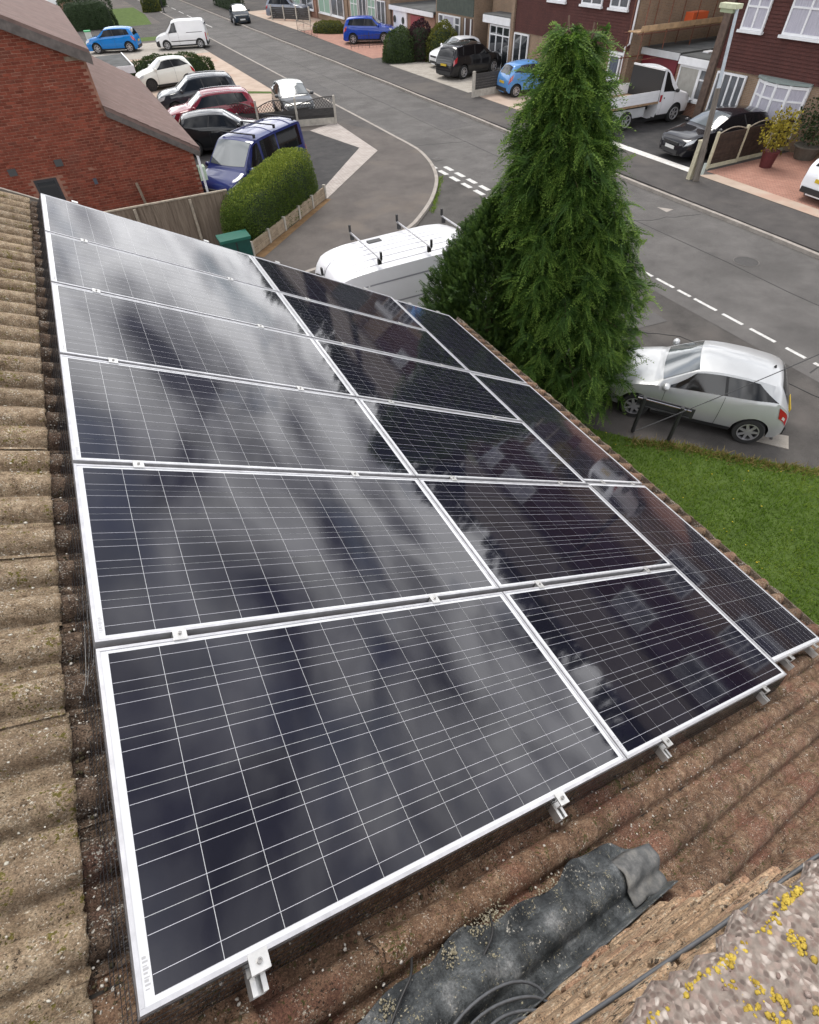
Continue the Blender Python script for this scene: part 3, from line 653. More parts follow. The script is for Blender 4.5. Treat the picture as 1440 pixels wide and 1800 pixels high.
bo = MB().b2((LIP - .002, LIP - .002, -.008), (PL - LIP + .002, PW - LIP + .002, -.0035)).build('backsheet', m_back); back_me = bo.data; bpy.data.objects.remove(bo)
lo_ = MB()
for k in range(9): lo_.b2((LIP + .006, .04 + k * .0075, -.0033), (LIP + .006 + .009 + .003 * (k % 2), .0425 + k * .0075 + .0015 * (k % 3), -.0031))
lb_ = lo_.build('serial_code', mat('faint grey print', (.36, .36, .37), .5)); lab_me = lb_.data; bpy.data.objects.remove(lb_)
Ry = Matrix.Rotation(TH, 3, 'Y')
def panel(s0, y0, land, label):
    Rr = Ry @ Matrix.Rotation(math.pi / 2, 3, 'Z') if land else Ry
    p = RW(s0 + (PW if land else 0), y0, 0)
    e = empty('solar_panel', p, Rr.to_euler()); tag(e, label, 'solar panel', 'solar panels on the tiled roof')
    link('frame', frame_me, e); link('backsheet', back_me, e); link('serial_code', lab_me, e)
    for i in range(12):
        for j in range(6):
            o = link('cell', cell_me, e); o.location = (MU + i * CP + .00085, MV + j * CP + .00085, -.0026)
    for j in range(6):
        for t in (.25, .75):
            o = link('busbar', bus_me, e); o.location = (MU + .002, MV + (j + t) * CP, -.0019)
ORD = ['at the chimney end', 'second from the chimney', 'third from the chimney', 'fourth from the chimney', 'fifth from the chimney', 'at the far end from the chimney']
SB = PL + GAB; SCc = 2 * PL + GAB + GBC
for k in range(6):
    panel(0, k * (PW + PG), False, 'solar panel in the row nearest the ridge, ' + ORD[k])
    panel(SB, k * (PW + PG), False, 'solar panel in the middle row, ' + ORD[k])
for k, t in enumerate(['at the chimney end', 'in the middle of the row', 'beside the conifer']):
    panel(SCc, YC + k * (PL + PG), True, 'lengthwise solar panel in the row along the eaves, ' + t)
ROWEND = 6 * PW + 5 * PG
def clamp_mid(parent, s, y, two=True):
    c = MB(); c.b2((s - .024, y - .027, .0008), (s + .024, y + .027, .0048)); c.b2((s - .024, y - .008, -.04), (s + .024, y + .008, .0005))
    o = c.build('clamp', m_mill, parent)
    MB().lathe([(.0, .0125), (.0045, .0125), (.0062, .0115), (.0065, .0049)], 12, c=(s, y, 0)).build('bolt', m_steel, o, smooth=False)
def clamp_end(parent, s, y):
    c = MB(); c.b2((s - .025, y - .036, .0008), (s + .025, y + .009, .0050)); c.b2((s - .025, y - .036, -.026), (s + .025, y - .0315, .0006))
    c.b2((s - .025, y - .0312, -.041), (s + .025, y - .004, -.0375)) 
    o = c.build('clamp', m_mill, parent)
    MB().lathe([(.0, .0095), (.003, .0095), (.0032, .0128), (.0068, .0128), (.0072, .0051)], 14, c=(s, y - .014, 0)).build('bolt', m_steel, o)
RAILS = [(.265, 'under the ridge-side row, on its upper side', 0), (1.474, 'under the ridge-side row, on its lower side', 0), (2.29, 'under the middle row, on its upper side', 0), (3.515, 'under the middle row, on its lower side', 0), (4.20, 'under the eaves row, on its upper side', 1), (4.715, 'under the eaves row, next to the gutter', 1)]
for s, txt, c in RAILS:
    y0 = YC if c else 0.0; y1 = ROWEND + (.02 if not c else .0) if not c else YC + 3 * PL + 2 * PG
    e = empty('mounting_rail', RW(0, 0, 0), ROOFROT); tag(e, 'aluminium mounting rail ' + txt, 'rail', 'rails under the solar panels')
    r = MB(); a, b = y0 - .066 - .01 * random.random(), y1 + .05
    r.b2((s - .02, a, -.0805), (s + .02, b, -.0775)); r.b2((s - .02, a, -.0774), (s - .0172, b, -.0412)); r.b2((s + .0172, a, -.0774), (s + .02, b, -.0412)); r.b2((s - .0171, a, -.045), (s - .007, b, -.0415)); r.b2((s + .007, a, -.045), (s + .0171, b, -.0415)); r.b2((s - .017, a, -.062), (s + .017, b, -.059))
    r.build('rail', m_mill, e)
    n = 3 if c else 6; L = PL if c else PW
    for k in range(1, n): clamp_mid(e, s, y0 + k * (L + PG) - PG / 2)
    clamp_end(e, s, y0)
    c2 = MB(); c2.b2((s - .025, y1 - .009, .0008), (s + .025, y1 + .036, .005)); c2.b2((s - .025, y1 + .0315, -.04), (s + .025, y1 + .036, .0006)); c2.build('clamp', m_mill, e)
    for k in range(5): MB().b2((s - .018, .3 + k * 1.3, -.19), (s + .018, .335 + k * 1.3, -.0807)).build('roof_hook', m_mill, e)
# black wire bird mesh
m_wire = mat('black coated wire', (.03, .03, .034), .35, var=.4, scale=40)
def skirt(name, label, P, n, axis, long_n):
    """P(t, h) -> roof coords"""
    mb = MB(); r = random.Random(5)
    for h in long_n:
        ph = r.uniform(0, 6); pl = []
        for k in range(n * 2 + 1):
            t = k / (n * 2); a = P(t, h + .02 * math.sin(t * 47 + ph) * .3 + r.gauss(0, .012)); pl.append(RW(*a))
        mb.tube(pl, .00095, 4)
    N = n * 6
    for k in range(N):
        t = (k + .5) / N; pl = [RW(*P(t + r.gauss(0, .0006), h)) for h in (0, .5, 1.0)]; mb.tube(pl, .00085, 3, cap=False)
    o = mb.build(name, m_wire); tag(o, label, 'bird mesh'); return o
skirt('bird_mesh', 'black wire bird mesh along the ridge-side edge of the panels', lambda t, h: (-.004 - .03 * h, -.01 + 6.1 * t, -.006 - .135 * h), 60, 1, (.02, .22, .42, .62, .82, 1.0))
skirt('bird_mesh', 'black wire bird mesh along the chimney end of the panels', lambda t, h: (-.005 + 3.93 * t, -.004 - .028 * h, -.010 - .13 * h), 40, 0, (.02, .22, .42, .62, .82, 1.0))
lw = MB()
for pxs in [[(143, 985), (146, 1060), (149, 1120), (151, 1195), (146, 1222)], [(150, 990), (154, 1080), (157, 1140), (154, 1205)], [(157, 1020), (162, 1110), (165, 1160), (160, 1185)]]:
    lw.tube(smooth_line([RW(*RPX(x, y, -.075), -.075) for x, y in pxs], 4), .0013, 5)
tag(lw.build('loose_wires', m_wire), 'loose wire ends sticking out of the bird mesh beside the tiles', 'wire')
# ================================================================== BUILDINGS
FX = 25.7                                                   # facade line of the far side of the street
m_gbrick = layered('red facing brick', [(.13, .033, .020), (.175, .045, .027), (.215, .060, .037)], 5, rough=.9, bump=.5, bscale=90, bdist=.003, big=(.9, (.125, .05, .036), .52, .5), randobj=.22)
m_gmort = mat('gable mortar', (.235, .115, .08), .95, var=.25, scale=6)
m_white = mat('white upvc', (.74, .745, .76), .4, var=.06, scale=3)
m_glass = mat('window glass', (.02, .024, .028), .06, coat=1.0, spec=.6)
m_curt = mat('net curtain', (.30, .29, .36), .8, col2=(.52, .51, .56), scale=9, stretch=(1, 14, .4))
m_curtg = mat('dark curtain behind glass', (.05, .055, .06), .15, col2=(.16, .17, .19), scale=7, stretch=(1, 14, .4), coat=.8)
m_tilehang = blockpave('plain tile hanging', (.075, .024, .020), (.105, .033, .026), (.035, .013, .012), 6.5)
m_ybrick = blockpave('buff brick', (.21, .135, .085), (.27, .175, .108), (.26, .22, .175), 4.4)
m_stone = m_stone
m_felt = mat('flat roof felt', (.075, .078, .078), .9, var=.35, scale=1.2)
m_fascia = mat('grey fascia', (.48, .49, .50), .5, var=.08, scale=3)
m_burg = mat('burgundy door', (.14, .012, .022), .5, var=.1, scale=2)
m_timber = mat('weathered post', (.20, .15, .11), .85, var=.3, scale=5)
def rotx_brick_mat(M):                                      # bricks on x = const walls: use (y, z)
    t = M.node_tree; mp = [n for n in t.nodes if n.type == 'MAPPING'][0]; co = [n for n in t.nodes if n.type == 'TEX_COORD'][0]
    s = t.nodes.new('ShaderNodeSeparateXYZ'); c = t.nodes.new('ShaderNodeCombineXYZ'); a = t.nodes.new('ShaderNodeMath'); a.operation = 'ADD'
    t.links.new(co.outputs['Object'], s.inputs[0]); t.links.new(s.outputs[0], a.inputs[0]); t.links.new(s.outputs[1], a.inputs[1]); t.links.new(a.outputs[0], c.inputs[0]); t.links.new(s.outputs[2], c.inputs[1]); t.links.new(c.outputs[0], mp.inputs[0])
for M in (m_tilehang, m_ybrick, m_brick_wall): rotx_brick_mat(M)

# ---- brick gable of the neighbour, real bricks
YB = 21.62
nb = empty('brick_house', (0, YB, 0)); tag(nb, 'red brick gable end house with a low lean-to roof', 'house')
gpts = [GY(*p, YB) for p in [(337, 262), (184, 196), (149, 97), (0, 40)]]
xe, ze = gpts[0][0], gpts[0][2]; xw, zl = gpts[1][0], gpts[1][2]; zu = gpts[2][2]; xu, zr = gpts[3][0], gpts[3][2]
sl1 = (zl - ze) / (xe - xw); sl2 = (zr - zu) / (xw - xu); XL = -9.0; xr = -4.2
def ztop(x):
    if x > xw: return ze + (xe - x) * sl1
    return zu + (xw - x) * sl2 if x > xr else zu + (xw - xr) * sl2 - (xr - x) * sl2
poly = [(XL, -.1), (xe, -.1), (xe, ze), (xw, zl), (xw, zu), (xr, ztop(xr)), (XL, ztop(XL))]
V = [(p[0], .003, p[1]) for p in poly] + [(p[0], 14.0, p[1]) for p in poly]; n = len(poly)
F = [tuple(range(n)), tuple(range(n, 2*n))[::-1]] + [(i, n+i, n+(i+1) % n, (i+1) % n) for i in range(n)]
gw = fast('wall', V, F, m_gmort, nb)
GB = [brick_mesh(.215, .1, .065, 60 + i, m_gbrick) for i in range(6)]
WIN = [GY(*p, YB) for p in (((58, 318)), ((112, 342)))]; wx0, wx1, wz0, wz1 = WIN[0][0], WIN[1][0] + .0, 1.05, WIN[0][2]
cand = []
row = 0; z = .04
while z < 6.6:
    x = XL + (.1125 if row % 2 else 0)
    while x < xe:
        if ztop(x + .11) - z > .03 and x + .2 < (xe if z < zl - .02 or x + .11 > xw else xw) + .02 and not (wx0 - .12 < x + .11 < wx1 + .12 and wz0 - .03 < z < wz1 + .04):
            lim = xe - (z - ze) / sl1 if z > ze and x > xw - .2 else 99
            if x + .2 < lim: cand.append((x + .1125, z))
        x += .225
    row += 1; z += .075
def vis_brick(p):
    q = np.array([p[0], YB, p[1]]) - CAM; zc = q @ CF; px, py = 720 + FPX * (q @ CR) / zc, 900 + FPX * (q @ CD) / zc
    return 2 < px < 345 and 30 < py < 345, zc
cv = []; cr_ = []
for p in cand:
    ok, zc = vis_brick(p); (cv if ok else cr_).append((zc, p))
cv.sort(); near = cv[:300]; cr_ += cv[300:]
for zc, p in near:
    o = link('brick', random.choice(GB), gw); o.location = (p[0], .046 + random.gauss(0, .002), p[1]); o.rotation_euler = (0, random.gauss(0, .004), random.choice([0, math.pi]))
bV = [np.array([v.co[:] for v in me.vertices]) for me in GB]
me0 = GB[0]; V, F, off, T = [], [], 0, []
bF = [[tuple(p.vertices) for p in me.polygons] for me in GB]
m_gb2 = layered('red facing brick field', [(.13, .033, .020), (.175, .045, .027), (.215, .060, .037)], 5, rough=.9, bump=.5, bscale=90, bdist=.003, big=(.9, (.125, .05, .036), .52, .5))
t_, nn_, ln_2 = graph(m_gb2); an = nn_('ShaderNodeAttribute'); an.attribute_name = 'tint'; hs = nn_('ShaderNodeHueSaturation'); bsd = t_.nodes['Principled BSDF']
lk = bsd.inputs['Base Color'].links[0].from_socket; ln_2(lk, hs.inputs['Color']); ln_2(an.outputs['Fac'], hs.inputs['Value']); ln_2(hs.outputs[0], bsd.inputs['Base Color'])
for zc, p in cr_:
    k = random.randrange(6); v = bV[k]; V.append(v + np.array([p[0], .046 + random.gauss(0, .002), p[1]])); F += [tuple(i + off for i in f) for f in bF[k]]; off += len(v); T += [random.uniform(.75, 1.25)] * len(v)
tag(fast('brick_field', np.concatenate(V), F, m_gb2, gw, tint=T), kind='stuff')
# window, air bricks, lamp, buttress post on the gable
wn_ = MB().b2((wx0, -.0, wz0), (wx1, .06, wz1)).build('window', mat('dark window frame', (.03, .03, .033), .5), nb)
MB().b2((wx0 + .07, -.006, wz0 + .07), (wx1 - .07, .0, wz1 - .07)).build('pane', m_glass, wn_)
for px in ((22, 303), (103, 286)):
    p = GY(*px, YB); MB().b2((p[0] - .11, -.03, p[2] - .09), (p[0] + .11, .02, p[2] + .09)).build('air_vent', mat('grey vent', (.055, .055, .055), .7), nb)
p = GY(167, 316, YB); MB().b2((p[0] - .05, -.10, p[2] - .1), (p[0] + .05, .0, p[2] + .05)).build('wall_lamp', mat('slate grey lamp', (.07, .08, .10), .4), nb)
a, b = GY(240, 322, YB - .15), GY(263, 364, YB - .15)
MB().tube([(a[0], -.12, a[2]), (b[0], -.16, b[2] - .7)], .05, 6).build('leaning_post', m_timber, nb)
# roofs: pinkish tiled verge and the lean-to
m_pinkroof = layered('pink brown roof tile', [(.115, .078, .068), (.16, .108, .096), (.20, .14, .126)], 3, rough=.85, bump=.5, bscale=30, bdist=.01, big=(1, (.14, .10, .088), .5, .5))
m_soffit = mat('grey verge', (.10, .085, .078), .85, var=.25, scale=6)
def slope_roof(name, x0, z0, x1, z1, y0, y1, th, mt, parent):
    V = [(x0, y0, z0), (x1, y0, z1), (x1, y1, z1), (x0, y1, z0)]
    V += [(x, y, z + th) for x, y, z in V]; return fast(name, V, BOXF, mt, parent)
o = slope_roof('lean_to_roof', xw + .01, zl + .06, xe + .22, ze - .22 * sl1 + .06, -.16, 13.6, .10, m_pinkroof, nb)
# rows of tiles on the lean-to
L = math.hypot(xe + .22 - xw, (xe + .22 - xw) * sl1); nrow = 9
for k in range(nrow):
    t0, t1 = k / nrow, (k + 1.12) / nrow; xa = xw + (xe + .22 - xw) * t0; xb = min(xw + (xe + .22 - xw) * t1, xe + .26)
    fz = lambda x: zl + .06 + .10 - (x - xw) * sl1
    slope_roof('tile_course', xa, fz(xa) + .004, xb, fz(xb) + .022, -.165 - .003 * (k % 2), 13.6, .014, m_pinkroof, o)
MB().add([(xw, -.17, zl - .10), (xe + .18, -.17, ze - .18 * sl1 - .10), (xe + .18, -.155, ze - .18 * sl1 - .10), (xw, -.155, zl - .10), (xw, -.17, zl + .07), (xe + .23, -.17, ze - .23 * sl1 + .07), (xe + .23, -.155, ze - .23 * sl1 + .07), (xw, -.155, zl + .07)], BOXF).build('verge_board', m_soffit, nb)
xu2 = xr; zu2 = ztop(xr)
o = slope_roof('main_roof', xu2, zu2 + .10, xw + .18, zu - .18 * sl2 + .10, -.22, 14, .12, m_pinkroof, nb)
slope_roof('main_roof_back', xu2 - 5, zu2 + .10 - 5 * sl2, xu2, zu2 + .10, -.22, 14, .12, m_pinkroof, nb)
MB().add([(xu2, -.23, zu2 - .12), (xw + .16, -.23, zu - .16 * sl2 - .12), (xw + .16, -.205, zu - .16 * sl2 - .12), (xu2, -.205, zu2 - .12), (xu2, -.23, zu2 + .13), (xw + .19, -.23, zu - .19 * sl2 + .13), (xw + .19, -.205, zu - .19 * sl2 + .13), (xu2, -.205, zu2 + .13)], BOXF).build('verge_board', m_soffit, nb)
p0, p1 = GY(113, 104, YB), GY(150, 97, YB)
MB().b2((p0[0], -.02, p0[2] - .05), (p1[0] + .1, .02, p0[2] + .05)).build('timber_plate', m_timber, nb)
MB().tube([(xe + .12, -.05, ze - .1), (xe + .12, -.05, .3)], .04, 8).build('downpipe', m_white, nb)
for k, px in enumerate([(345, 283), (347, 297)]):
    p = GY(*px, YB + .1); 
MB().b2((xe + .02, -.02, 1.15), (xe + .26, .3, 1.55)).build('meter_box', mat('pale green box', (.45, .55, .42), .6), nb)

# ---- next house behind: grey pantile slope, porch roof
nh = empty('neighbour_house', (-6.0, 36.0, 0)); tag(nh, 'house with a grey tiled roof behind the brick gable', 'house')
m_greyroof = layered('grey roof tile', [(.10, .085, .072), (.15, .128, .108), (.19, .165, .14)], 3, rough=.9, bump=.7, bscale=30, bdist=.02)
slope_roof('roof', 0, 6.6, 7.0, 3.75, 0.3, 12, .12, m_greyroof, nh); slope_roof('roof_back', -7, 3.75, 0, 6.6, 0.3, 12, .12, m_greyroof, nh)
MB().prism([(-6.5, .5), (6.6, .5), (6.6, 11.7), (-6.5, 11.7)], 0, 3.75).build('wall', m_brick_wall, nh)
pr = MB().b2((6.7, -.3, 2.35), (9.0, 4.2, 2.5)).build('porch_roof', m_felt, nh); MB().b2((6.65, -.36, 2.28), (9.06, -.31, 2.56)).build('fascia', m_white, pr); MB().b2((9.01, -.30, 2.28), (9.07, 4.2, 2.56)).build('fascia', m_white, pr)
MB().b2((6.7, 0, 0), (8.7, 4, 2.34)).build('porch_wall', m_brick_wall, nh)
# ---- red brick house at the far left with a white garage door
fh = empty('far_brick_house', (-4, 88, 0)); tag(fh, 'far red brick house with a white garage door beyond the hedge', 'house')
MB().prism([(-6, 0), (7.5, 0), (7.5, 9), (-6, 9)], 0, 4.6).build('wall', m_brick_wall, fh)
gp_ = MB().b2((3.4, -.05, .1), (5.9, .02, 2.3)).build('garage_door', m_white, fh)
slope_roof('roof', -6.4, 4.55, .75, 7.2, -.4, 9.4, .15, m_greyroof, fh); slope_roof('roof_back', .75, 7.2, 7.9, 4.55, -.4, 9.4, .15, m_greyroof, fh)

# ---- houses of the far side
def window(parent, y0, y1, z0, z1, x=FX - .075, cols=2, trans=.3, sill=True, curt=None, name='window'):
    """window in a wall facing -x; y0>y1 order not needed"""
    ya, yb = min(y0, y1), max(y0, y1); fr = MB(); f = .075
    fr.b2((x - .05, ya, z0), (x + .03, ya + f, z1)); fr.b2((x - .05, yb - f, z0), (x + .03, yb, z1)); fr.b2((x - .05, ya + f, z0), (x + .03, yb - f, z0 + f)); fr.b2((x - .05, ya + f, z1 - f), (x + .03, yb - f, z1))
    wdt = (yb - ya) / cols
    for k in range(1, cols): fr.b2((x - .048, ya + wdt * k - f / 2, z0 + f), (x + .03, ya + wdt * k + f / 2, z1 - f))
    if trans:
        zt = z1 - (z1 - z0) * trans
        for k in range(cols): fr.b2((x - .046, ya + wdt * k + f / 2 - .001, zt - .03), (x + .03, ya + wdt * (k + 1) - f / 2 + .001, zt + .03))
    o = fr.build(name, m_white, parent)
    for k in range(cols):
        MB().b2((x - .012, ya + wdt * k + .03, z0 + .04), (x - .004, ya + wdt * (k + 1) - .03, z1 - .04)).build('pane', curt or m_curtg, o)
    if sill: MB().b2((x - .13, ya - .06, z0 - .09), (x + .02, yb + .06, z0 - .003)).build('sill', m_white, o)
    return o
def local(e): return Matrix.Translation(-Vector(e.location))
def house(name, label, ya, yb, ground_mat, upper_mat, zs, ztop_, depth=8.0, x=FX, ridge=True):
    e = empty(name, (x, (ya + yb) / 2, 0)); tag(e, label, 'house', 'houses across the street'); return e
def wallblock(e, ya, yb, x, z0, z1, mt, name='wall', depth=8.0):
    cx, cy = e.location.x, e.location.y
    return MB().b2((x - cx, ya - cy, z0), (x - cx + depth, yb - cy, z1)).build(name, mt, e)
def hang(e, ya, yb, x, z0, z1, mt, name='tile_hanging'):
    """overlapping courses of hung tiles"""
    cx, cy = e.location.x, e.location.y; mb = MB(); n = max(3, int((z1 - z0) / .115)); h = (z1 - z0) / n
    for k in range(n):
        a = z0 + k * h; P = [(x - .052, a), (x - .034, a), (x + .0, a + h * 1.0), (x - .018, a + h * 1.0)]
        V = [(p[0] - cx, ya - cy, p[1]) for p in P] + [(p[0] - cx, yb - cy, p[1]) for p in P]
        mb.add(V, [(0, 1, 2, 3), (7, 6, 5, 4), (0, 4, 5, 1), (1, 5, 6, 2), (2, 6, 7, 3), (3, 7, 4, 0)])
    return mb.build(name, mt, e)
def inhouse(e, fn, *a, **k):
    """run a builder that works in world y/x and re-parent its result into e"""
    o = fn(e, *a, **k); o.location = (-e.location.x, -e.location.y, 0); return o
def pitched(e, ya, yb, x, zE, depth, rise, mt):
    cx, cy = e.location.x, e.location.y; n0, n1 = x - .35 - cx, x + depth / 2 - cx
    V = [(n0, ya - cy, zE), (n1, ya - cy, zE + rise), (n1, yb - cy, zE + rise), (n0, yb - cy, zE)]; V += [(a, b, c + .15) for a, b, c in V]
    o = fast('roof', V, BOXF, mt, e)
    V = [(n1, ya - cy, zE + rise), (n1 + depth / 2 + .35, ya - cy, zE), (n1 + depth / 2 + .35, yb - cy, zE), (n1, yb - cy, zE + rise)]; V += [(a, b, c + .15) for a, b, c in V]
    fast('roof', V, BOXF, mt, e)
# house A: right, brown tile hanging, bay window
hA = house('terraced_house', 'brown tile hung house with white bow window behind the potted bush', 11.5, 20.98, 0, 0, 0, 0)
wallblock(hA, 11.5, 20.96, FX, 0, 4.95, m_ybrick); hang(hA, 11.45, 20.6, FX - .01, 2.24, 4.9, m_tilehang)
pitched(hA, 11.4, 21.1, FX, 4.9, 8, 2.6, m_greyroof)
MB().b2((FX - .16 - hA.location.x, 20.62 - hA.location.y, 0), (FX + .05 - hA.location.x, 20.98 - hA.location.y, 4.88)).build('corner_pier', mat('brown pier', (.11, .075, .058), .85, var=.25, scale=5), hA)
inhouse(hA, window, 18.95, 20.02, 3.55, 4.55, cols=2, trans=.3, curt=m_curt); inhouse(hA, window, 15.6, 18.05, 3.55, 4.65, cols=3, trans=.28, curt=m_curt)
# recessed glazed entrance
en = inhouse(hA, window, 18.9, 20.42, .12, 2.16, cols=4, trans=0, sill=False, name='entrance_door')
o = MB().b2((FX - .06, 19.30, .12), (FX - .052, 20.02, 2.08)).build('door_leaf', mat('dark door', (.02, .018, .02), .4, coat=.4), en)
# bow window
bw = MB(); bwp = []; NB_ = 5
ctr = [(16.02 + (18.25 - 16.02) * k / 4, FX - .06 - .42 * math.sin(math.pi * k / 4) ** .7) for k in range(5)]
cx, cy = hA.location.x, hA.location.y
def seg(a, b, z0, z1, th, mb, mi=0):
    p, q = np.array([a[1], a[0]]), np.array([b[1], b[0]]); d = (q - p) / np.linalg.norm(q - p); n = np.array([d[1], -d[0]]) * th / 2
    mb.prism(ccw([(u[0] - cx, u[1] - cy) for u in (p + n, q + n, q - n, p - n)]), z0, z1, mi)
for k in range(4):
    seg(ctr[k], ctr[k + 1], .62, .72, .09, bw); seg(ctr[k], ctr[k + 1], 2.08, 2.17, .09, bw); seg(ctr[k], ctr[k + 1], 1.66, 1.72, .07, bw)
for k in range(5): bw.b2((ctr[k][1] - .05 - cx, ctr[k][0] - .05 - cy, .62), (ctr[k][1] + .05 - cx, ctr[k][0] + .05 - cy, 2.19))
bo = bw.build('bow_window', m_white, hA)
for k in range(4):
    pm = MB(); seg(ctr[k], ctr[k + 1], .70, 2.1, .02, pm); pm.build('pane', m_curt, bo)
MB().prism(ccw([(c[1] - .09 - cx, c[0] + (.09 if k == 4 else -.09 if k == 0 else 0) - cy) for k, c in enumerate(ctr)] + [(FX - cx, 18.34 - cy), (FX - cx, 15.93 - cy)]), 2.2, 2.29).build('canopy', mat('grey canopy', (.22, .26, .25), .6), bo)
MB().prism(ccw([(c[1] - .07 - cx, c[0] - cy) for c in ctr] + [(FX - cx, 18.3 - cy), (FX - cx, 15.97 - cy)]), .5, .615).build('sill', m_white, bo)
sm = MB(); 
for k in range(4): seg(ctr[k], ctr[k + 1], 0, .5, .10, sm)
sm.build('apron_wall', m_ybrick, bo)
# link block: converted garage with white window, burgundy garage, flat roof
LX = 26.6
hL = house('link_garage', 'flat roofed garages with burgundy door and white window between two houses', 21.0, 26.0, 0, 0, 0, 0, x=LX)
wallblock(hL, 21.02, 26.0, LX, 0, 2.15, m_brick_wall, depth=7)
MB().b2((-.12, 21.02 - hL.location.y, 2.16), (7.2, 23.46 - hL.location.y, 2.30)).build('flat_roof', m_felt, hL)
MB().b2((-.12, 23.50 - hL.location.y, 2.18), (7.2, 25.98 - hL.location.y, 2.36)).build('flat_roof', m_felt, hL)
MB().b2((-.2, 21.02 - hL.location.y, 1.98), (-.13, 23.44 - hL.location.y, 2.26)).build('fascia', m_white, hL)
MB().b2((-.2, 23.5 - hL.location.y, 2.08), (-.13, 25.98 - hL.location.y, 2.33)).build('fascia', m_fascia, hL)
MB().b2((-.08, 23.6 - hL.location.y, .1), (-.02, 25.9 - hL.location.y, 2.06)).build('garage_door', m_burg, hL)
inhouse(hL, window, 21.25, 22.15, .75, 1.95, x=LX - .01, cols=1, trans=.35, curt=m_curtg)
inhouse(hL, window, 22.15, 23.4, .75, 1.95, x=LX - .01, cols=1, trans=0, curt=mat('grey blind', (.34, .33, .30), .8, var=.1, scale=4))
# odds on the flat roof
for k, (x, y, s, m__) in enumerate([(1.2, 23.0, (.5, .35, .06), m_white), (2.2, 21.9, (.9, .06, .08), m_timber), (1.5, 21.5, (.35, .5, .12), m_conc)]):
    tag(MB().box((LX + x, y, 2.31 + s[2] / 2), s, rz=.4 * k).build('roof_debris', m__), ['white board lying on the garage flat roof', 'timber length lying on the garage flat roof', 'pale slab lying on the garage flat roof'][k], 'debris')
# house B behind the conifer, brown tile hanging, scaffold on its gable
hB = house('terraced_house', 'brown tile hung house with the scaffolded side wall and white rainwater pipe', 26.05, 36.35, 0, 0, 0, 0)
wallblock(hB, 26.05, 36.35, FX, 0, 4.9, m_ybrick, depth=8); hang(hB, 26.1, 36.1, FX - .01, 2.15, 4.85, m_tilehang); pitched(hB, 25.95, 36.4, FX, 4.85, 8, 2.6, m_greyroof)
MB().tube([(FX - .12 - hB.location.x, 26.06 - hB.location.y, 4.85), (FX - .12 - hB.location.x, 26.06 - hB.location.y, 2.5), (FX - .12 - hB.location.x, 26.3 - hB.location.y, 2.35), (FX - .12 - hB.location.x, 26.3 - hB.location.y, .1)], .045, 8).build('rainwater_pipe', m_white, hB)
MB().b2((FX - .14 - hB.location.x, 26.3 - hB.location.y, 2.02), (FX - .04 - hB.location.x, 28.6 - hB.location.y, 2.12)).build('fascia', m_white, hB)
MB().b2((FX - .16 - hB.location.x, 36.12 - hB.location.y, 0), (FX - hB.location.x, 36.4 - hB.location.y, 4.8)).build('corner_pier', m_ybrick, hB)
for a in [(26.7, 28.0), (28.6, 30.2), (31.5, 33.0)]: inhouse(hB, window, *a, 3.7, 4.7, cols=2, trans=.3)
inhouse(hB, window, 26.5, 27.3, 1.0, 2.0, cols=1, trans=0); inhouse(hB, window, 34.5, 36.0, .15, 2.1, cols=2, trans=0, sill=False, name='french_door', curt=m_glass)
# scaffold
m_rust = mat('rusty scaffold tube', (.16, .055, .03), .6, var=.4, scale=9); m_board = mat('scaffold board', (.42, .28, .16), .85, var=.25, scale=4)
scf = empty('scaffold', (26.0, 25.4, 0)); tag(scf, 'rusty tube scaffold with timber boards against the side wall', 'scaffold')
for x in (-.9, .6, 2.4, 4.6, 6.8):
    for y in (-.55, .35): MB().tube([(x, y, 2.3 if x > .6 else .1), (x, y, 5.6)], .024, 6).build('standard', m_rust, scf)
for z in (2.05, 3.0, 4.2): 
    for y in (-.55, .35): MB().tube([(-1.2, y, z), (7.0, y, z)], .024, 6).build('ledger', m_rust, scf)
for y in (-.5, -.26, -.02): MB().b2((-1.15, y, 3.04), (6.9, y + .22, 3.08)).build('board', m_board, scf)
MB().b2((-1.1, -.62, 3.1), (6.9, -.585, 3.3)).build('toe_board', m_board, scf)
tag(MB().b2((28.2, 24.9, 3.12), (29.2, 25.4, 3.55)).build('mortar_tub', mat('orange plastic', (.55, .10, .03), .5)), 'orange tub standing on the scaffold boards', 'tub')
# porch C and houses further up the street
hC = house('porch_house', 'brick house with white framed porch behind the black sport utility car', 36.45, 40.6, 0, 0, 0, 0)
wallblock(hC, 36.45, 40.6, FX + 1.2, 0, 4.9, m_ybrick, depth=7); MB().b2((-.1, 36.5 - hC.location.y, 2.6), (1.3, 39.6 - hC.location.y, 2.72)).build('porch_roof', m_felt, hC); MB().b2((-.16, 36.5 - hC.location.y, 2.3), (-.09, 39.6 - hC.location.y, 2.66)).build('fascia', m_white, hC)
inhouse(hC, window, 36.6, 38.9, .12, 2.25, x=FX + .02, cols=3, trans=.22, sill=False, name='porch_door', curt=m_glass)
MB().b2((0, 38.95 - hC.location.y, 0), (1.2, 39.15 - hC.location.y, 2.6)).build('porch_wall', m_ybrick, hC)
MB().b2((.9, 39.3 - hC.location.y, .1), (1.18, 40.4 - hC.location.y, 2.2)).build('red_door', m_burg, hC); pitched(hC, 36.45, 40.6, FX + 1.2, 4.9, 7, 2.4, m_greyroof)
hD = house('clad_house', 'house clad in dark green boards above white windows behind the bushes', 40.9, 46.2, 0, 0, 0, 0)
wallblock(hD, 40.9, 46.2, FX, 0, 4.9, m_ybrick); hang(hD, 40.95, 46.0, FX - .01, 2.4, 4.85, mat('green cladding', (.045, .058, .045), .7, var=.2, scale=4)); pitched(hD, 40.8, 46.3, FX, 4.85, 8, 2.5, m_greyroof)
